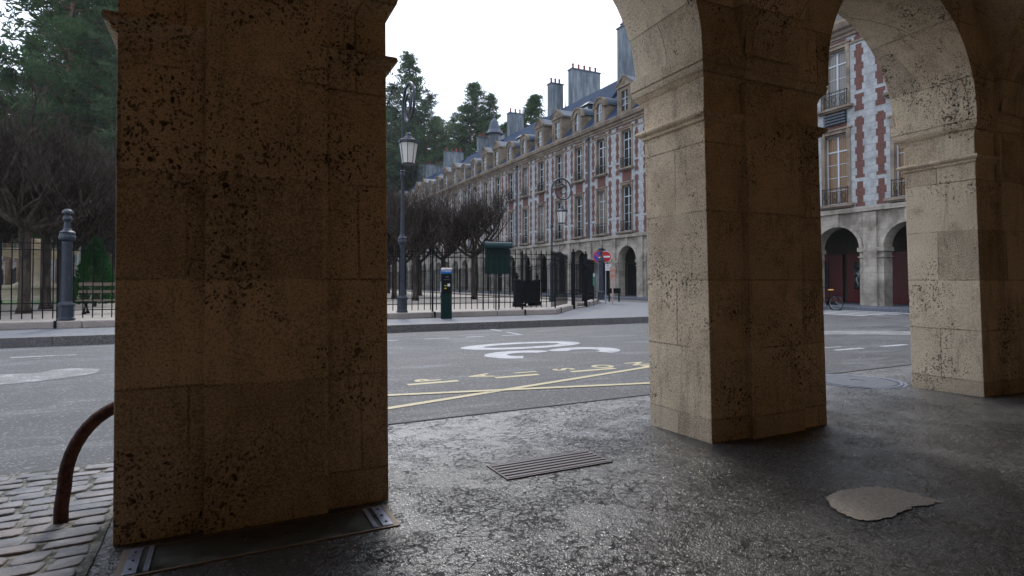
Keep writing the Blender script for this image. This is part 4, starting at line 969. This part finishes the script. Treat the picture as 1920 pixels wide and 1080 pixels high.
            for y in (0,.2):
                for i in range(n): s.quad((inner[i][0],y,inner[i][1]),(inner[i+1][0],y,inner[i+1][1]),(outer[i+1][0],y,outer[i+1][1]),(outer[i][0],y,outer[i][1]))
            for i in range(n): s.quad((inner[i][0],0,inner[i][1]),(inner[i][0],.2,inner[i][1]),(inner[i+1][0],.2,inner[i+1][1]),(inner[i+1][0],0,inner[i+1][1]))
            o2=[(-(W+.13)*math.cos(PI*i/n),H+(W*.92+.13)*math.sin(PI*i/n)) for i in range(n+1)]
            for i in range(n):
                s.quad((outer[i][0],-.09,outer[i][1]),(outer[i+1][0],-.09,outer[i+1][1]),(o2[i+1][0],-.09,o2[i+1][1]),(o2[i][0],-.09,o2[i][1])); s.quad((outer[i][0],-.09,outer[i][1]),(outer[i][0],.02,outer[i][1]),(outer[i+1][0],.02,outer[i+1][1]),(outer[i+1][0],-.09,outer[i+1][1])); s.quad((o2[i][0],-.09,o2[i][1]),(o2[i+1][0],-.09,o2[i+1][1]),(o2[i+1][0],.25,o2[i+1][1]),(o2[i][0],.25,o2[i][1]))
            s.box(-W-.16,-W+.1,-.1,.2,H-.12,H+.02); s.box(W-.1,W+.16,-.1,.2,H-.12,H+.02)
            s.build('front',M['dormer'],dr)
            s=MB()
            for i in range(n): s.quad((o2[i][0],.252,o2[i][1]+.02),(o2[i+1][0],.252,o2[i+1][1]+.02),(o2[i+1][0],2.5,o2[i+1][1]+.02),(o2[i][0],2.5,o2[i][1]+.02))
            s.f.append(tuple(range(0)) or (0,1,2)) ; s.build('dormer_roof',M['lead'],dr,smooth=True)
            s=MB(); s.box(-.42,.42,.10,.16,.25,H+.3); s.build('pane',M['glass'],dr); s=MB(); s.box(-.03,.03,.07,.098,.25,H+.28); s.box(-.42,.42,.07,.096,1.0,1.05); s.build('frame',M['frame'],dr)
    for c in (P*.98,P*3.02):
        zb=17.9; yb2=e+(zb-15.36)/sl; lu=empty('roof_lucarne',(c,yb2,zb)); lu.parent=root
        s=MB(); s.box(-.5,.5,0,1.5,0,.85); s.build('cheeks',M['lead'],lu); s=MB(); s.v=[(-.75,-.3,.86),(.75,-.3,.86),(.75,1.7,.95),(-.75,1.7,.95),(-.35,.15,1.25),(.35,.15,1.25),(.35,1.9,1.25),(-.35,1.9,1.25)]; s.f=[(0,1,5,4),(1,2,6,5),(3,0,4,7),(4,5,6,7),(3,2,1,0)]; s.build('hood',M['lead'],lu); s=MB(); s.box(-.28,.28,-.03,-.003,.15,.75); s.box(-.02,.02,-.045,-.032,.15,.75); s.build('pane',M['frame'],lu)
    m=MB(); m.tube([(WD-.06,-.12,5.3),(WD-.06,-.12,14.5)],.075,8); m.box(WD-.2,WD+.06,-.3,-.02,14.35,14.6); m.build('drainpipe',M['conduit'],root)
    return root
def chimney(root,x0,x1,y0,y1,zt,npots=5,zb=15.8):
    c=empty('chimney',(x0,y0,zb)); c.parent=root
    m=MB(); m.box(0,x1-x0,0,y1-y0,0,zt-zb-.15); m.build('stack',M['chim'],c)
    m=MB(); m.box(-.08,x1-x0+.08,-.08,y1-y0+.08,zt-zb-.149,zt-zb-.02); m.build('stack_cap',M['conduit'],c)
    L=(y1-y0)
    for i in range(npots):
        m=MB(); yy=L*(i+.5)/npots; m.lathe(((x1-x0)/2,yy,zt-zb-.02),[(.16,0),(.13,.1),(.12,.55),(.15,.6),(.15,.68)],8); m.build('chimney_pot',M['terracotta'],c)
H0=house_base()
# chimneys per pavilion (local x=0 is the far end, y is depth behind the facade)
CH={2:[(.0,.9,3.2,6.6,25.2,4),(1.3,2.1,6.9,8.0,26.8,2)],3:[(.0,.95,6.7,10.7,26.7,5)],1:[(0.,.9,3.,7.,25.,4)]}
houses=[]
labs=['end townhouse right of the centre pillar, nearest the camera','townhouse with the dark red shopfront and parked bicycle','townhouse just left of the centre pillar with the tall chimney','townhouse behind the second street lamp, roof with wide five-pot chimney','townhouse whose front rises behind the notice board','townhouse half behind the bare trees, fifth along the row','townhouse mostly behind bare branches, near the turret','far townhouse behind the lantern and bare branches','last townhouse of the long right-hand row']
for k in range(9):
    y0=1.05+14.65*k
    o=H0 if k==0 else copy_tree(H0)
    o.location=(30,y0+WD,0); o.rotation_euler=(0,0,R(-90)); tag(o,'brick and stone '+labs[k],'house','brick townhouses of the square')
    if k==0: o.location.y-=.45
    if k==1: o.scale=(1+.45/WD,1,1)
    houses.append(o)
bpy.context.view_layer.update()
def chims(k,lst):
    for c in lst: chimney(houses[k],*c)
chims(1,[(0,.9,3,7,25,4)])
chims(2,[(14.0,14.6,3.2,6.6,25.3,4),(13.2,13.9,5.2,7.0,26.6,2)])       # Y=30.4 side
chims(2,[(.0,.9,3.1,6.5,25.3,4),(-1.4,-.7,4.6,6.6,26.6,2)])            # Y=45 boundary
chims(3,[(.0,.9,6.7,10.7,26.7,5),(-2.2,-1.3,5.1,6.8,25.4,3)])
chims(4,[(.0,.9,5.6,7.8,25.1,3)])
chims(5,[(.0,.9,9.0,12.0,26.0,3),(1.8,2.6,6.4,8.4,24.6,3)])
chims(6,[(.0,.9,6.5,9.5,25.6,3),(5.,5.9,6.5,8.2,24.5,2)])
chims(7,[(.0,.9,6,11.5,25.8,5),(6.,6.9,5.8,10.,24.7,3)]); chims(8,[(4,4.9,6,9,25.,3),(10,10.9,6,9.,25,3)])
# turret
tu=empty('roof_turret',(4.6,8.2,20.5)); tu.parent=houses[5]
m=MB(); m.lathe((0,0,0),[(.95,0),(.9,4.2)],8,PI/8); m.build('drum',M['conduit'],tu)
m=MB(); m.lathe((0,0,4.2),[(1.45,0),(1.3,.25),(.95,.7),(.8,1.3),(.62,1.9),(.35,2.3),(.12,2.5),(.04,3.3)],12); m.build('bell_roof',M['lead'],tu)
rw=random.Random(5)
for hn_,h_ in enumerate(houses):
    for w in kids(h_):
        if w.name.startswith('window') and rw.random()<.13:
            for c in kids(w):
                if c.name.startswith('pane'):
                    if 'panepale' not in globals():
                        panepale=c.data.copy(); panepale.materials.clear(); panepale.materials.append(M['pale'])
                    c.data=panepale
# special treatment of the red shop house (k=1)
for w in kids(houses[1]):
    if w.name.startswith('window'):
        up=w.location.z>8
        for c in kids(w):
            if c.name.startswith('pane'):
                c.data=c.data.copy(); c.data.materials.clear(); c.data.materials.append(M['pale'] if up else M['curtain'])
    if w.name.startswith('shopfront'):
        w.data=w.data.copy(); w.data.materials.clear(); w.data.materials.append(M['redwood'])
hh=houses[1]
for k in range(4):
    c=P*(k+.5)
    m=MB(); m.box(c-1.7,c+1.7,3.38,3.495,.15,3.05)
    r_=m.build('shop_panelling',M['redwood'],hh)
    for a,b in ((-1.25,-.75),(-.62,-.12),(.35,.85)):
        q=MB(); q.box(c+a,c+b,3.33,3.378,.95,2.55); q.build('glazing',M['glass'],r_)
    q=MB()
    for i in range(7): q.box(c-.55+i*.18-.02,c-.55+i*.18+.02,3.3,3.34,3.3,4.4)
    q.box(c-.6,c+.6,3.3,3.34,3.5,3.54); q.box(c-.6,c+.6,3.3,3.34,4.1,4.14); q.build('transom_grille',M['iron'],hh)
for c in (P*2.5,P*1.5):
    m=MB(); m.box(c-.63,c+.63,-.02,-.003,9.95,10.62)
    for i in range(4): m.box(c-.6,c+.6,-.16,-.022,9.98+i*.16,10.08+i*.16)
    m.build('louvre_unit',M['conduit'],hh)
# far row
fl_=['left part of the far row, behind the leftmost bare trees','far townhouse seen through branches left of the iron post','far townhouse seen through branches right of the iron post','far townhouse next to the wide pillar through the branches','far townhouse hidden mostly by the wide pillar']
for k in range(5):
    o=copy_tree(H0); o.location=(-72+14.65*k,150,0); o.rotation_euler=(0,0,0); tag(o,'brick and stone '+fl_[k],'house','brick townhouses of the square')
    houses.append(o); chimney(o,0,.9,4,8,25.2,4)
# ------------------------------------------------------------------ bicycle
bi=empty('bicycle',(26.85,19.35,0),0,'black city bicycle parked before the red shopfront','bicycle')
bi.rotation_euler=(0,0,R(94))
def BB(m,n,mat,par=None,**k): return m.build(n,M[mat],par or bi,**k)
for nm,x in (('rear_wheel',-.53),('front_wheel',.55)):
    m=MB(); m.ring((x,0,.36),(0,1,0),.345,.018,32,6); w=BB(m,nm,'rubber')
    m=MB(); m.ring((x,0,.36),(0,1,0),.322,.010,28,5); BB(m,'rim','chrome',w)
    m=MB()
    for i in range(16): a=2*PI*i/16; m.tube([(x,0,.36),(x+.32*math.cos(a),0,.36+.32*math.sin(a))],.0025,3,cap=False)
    m.lathe((x,-.0,.36),[(.02,-.02),(.02,.02)],8); BB(m,'spokes','chrome',w)
    m=MB(); m.ring((x,0,.36),(0,1,0),.385,.016,20,4,0,PI); 
    BB(m,'mudguard','iron')
m=MB(); A=(-.53,0,.36); B=(-.08,0,.30); S=(-.22,0,.80); Hh=(.36,0,.86); F=(.55,0,.36); Hl=(.40,0,.66)
for p,q,r in ((A,B,.012),(B,S,.018),(B,Hl,.02),(S,A,.01),(S,(.37,0,.74),.0),(Hl,Hh,.02),(Hl,F,.014),(S,(-.25,0,.95),.014),((-.16,0,.58),Hl,.016)):
    if r: m.tube([p,q],r,6)
BB(m,'frame','iron',smooth=True)
m=MB(); m.tube([Hh,(.34,0,1.05)],.014,6); m.tube([(.12,-.3,1.06),(.30,-.2,1.12),(.35,0,1.07),(.30,.2,1.12),(.12,.3,1.06)],.013,6); BB(m,'handlebar','iron')
m=MB(); m.lathe((0,0,0),[(.02,0),(.11,.02),(.12,.05),(.08,.08),(.02,.085)],12); m.xf(Matrix.Translation((-.27,0,.94))@Matrix.Diagonal((1.25,.9,1,1))); BB(m,'saddle','saddle',smooth=True)
m=MB(); m.box(-.55,-.02,-.06,-.035,.25,.42); m.ring((-.08,-.05,.30),(0,1,0),.09,.02,14,5); m.tube([(-.08,-.08,.3),(0,-.1,.18)],.01,5); BB(m,'chain_guard','iron')
m=MB(); m.box(-.78,-.30,-.07,.07,.74,.755); m.tube([(-.7,.06,.74),(-.53,.05,.36)],.008,4); m.tube([(-.7,-.06,.74),(-.53,-.05,.36)],.008,4); BB(m,'rack','iron')
# ------------------------------------------------------------------ haze
hz=MB(); hz.box(-130,150,-60,190,-1.2,75); 
hm=bpy.data.materials.new('pale_air'); hm.use_nodes=True; hn=hm.node_tree; hn.nodes.clear(); ho=hn.nodes.new('ShaderNodeOutputMaterial'); pv=hn.nodes.new('ShaderNodeVolumePrincipled'); pv.inputs['Color'].default_value=(.86,.92,.95,1); pv.inputs['Density'].default_value=.00024; pv.inputs['Anisotropy'].default_value=0; hn.links.new(pv.outputs[0],ho.inputs['Volume'])
o=hz.build('haze',hm); tag(o,None,None,None,'stuff')
# ------------------------------------------------------------------ sun, sky, camera
SUNAZ=12; SUNEL=50     # azimuth measured from +Y toward +X
w=bpy.data.worlds.new('World'); sc.world=w; w.use_nodes=True; nt=w.node_tree; nt.nodes.clear()
out=nt.nodes.new('ShaderNodeOutputWorld'); bg=nt.nodes.new('ShaderNodeBackground'); sky=nt.nodes.new('ShaderNodeTexSky'); sky.sky_type='NISHITA'; sky.sun_disc=False
sky.sun_elevation=R(SUNEL); sky.sun_rotation=R(SUNAZ); sky.air_density=1.2; sky.dust_density=3; sky.ozone_density=1
tc=nt.nodes.new('ShaderNodeTexCoord'); nz=nt.nodes.new('ShaderNodeTexNoise'); nz.inputs['Scale'].default_value=2.2; nz.inputs['Detail'].default_value=5
mp=nt.nodes.new('ShaderNodeMapping'); mp.inputs['Scale'].default_value=(1,1,2.5); nt.links.new(tc.outputs['Generated'],mp.inputs[0]); nt.links.new(mp.outputs[0],nz.inputs['Vector'])
rp=nt.nodes.new('ShaderNodeMapRange'); nt.links.new(nz.outputs[0],rp.inputs[0]); rp.inputs[1].default_value=.35; rp.inputs[2].default_value=.65; rp.inputs[3].default_value=.80; rp.inputs[4].default_value=.97
mx=nt.nodes.new('ShaderNodeMix'); mx.data_type='RGBA'; nt.links.new(rp.outputs[0],mx.inputs[0]); nt.links.new(sky.outputs[0],mx.inputs[6]); mx.inputs[7].default_value=(8.9,9.9,11.8,1)
nt.links.new(mx.outputs[2],bg.inputs[0]); bg.inputs[1].default_value=.14; nt.links.new(bg.outputs[0],out.inputs[0])
sl=bpy.data.lights.new('sun','SUN'); sl.energy=1.5; sl.angle=R(11); sl.color=(1,.94,.86)
so=bpy.data.objects.new('sun',sl); col.objects.link(so)
d=Vector((math.sin(R(SUNAZ))*math.cos(R(SUNEL)),math.cos(R(SUNAZ))*math.cos(R(SUNEL)),math.sin(R(SUNEL))))
so.rotation_euler=d.to_track_quat('Z','Y').to_euler()
cam=bpy.data.cameras.new('camera'); co=bpy.data.objects.new('camera',cam); col.objects.link(co); sc.camera=co
cam.sensor_width=36; cam.lens=FPX/1920*36; cam.shift_y=-.0182; cam.clip_start=.05; cam.clip_end=2000
co.location=(0,0,EYE); co.rotation_euler=(R(90+1.15),0,-YAW)
vs=sc.view_settings; vs.view_transform='Standard'; vs.look='None'; vs.exposure=.40; vs.gamma=1; vs.use_curve_mapping=False
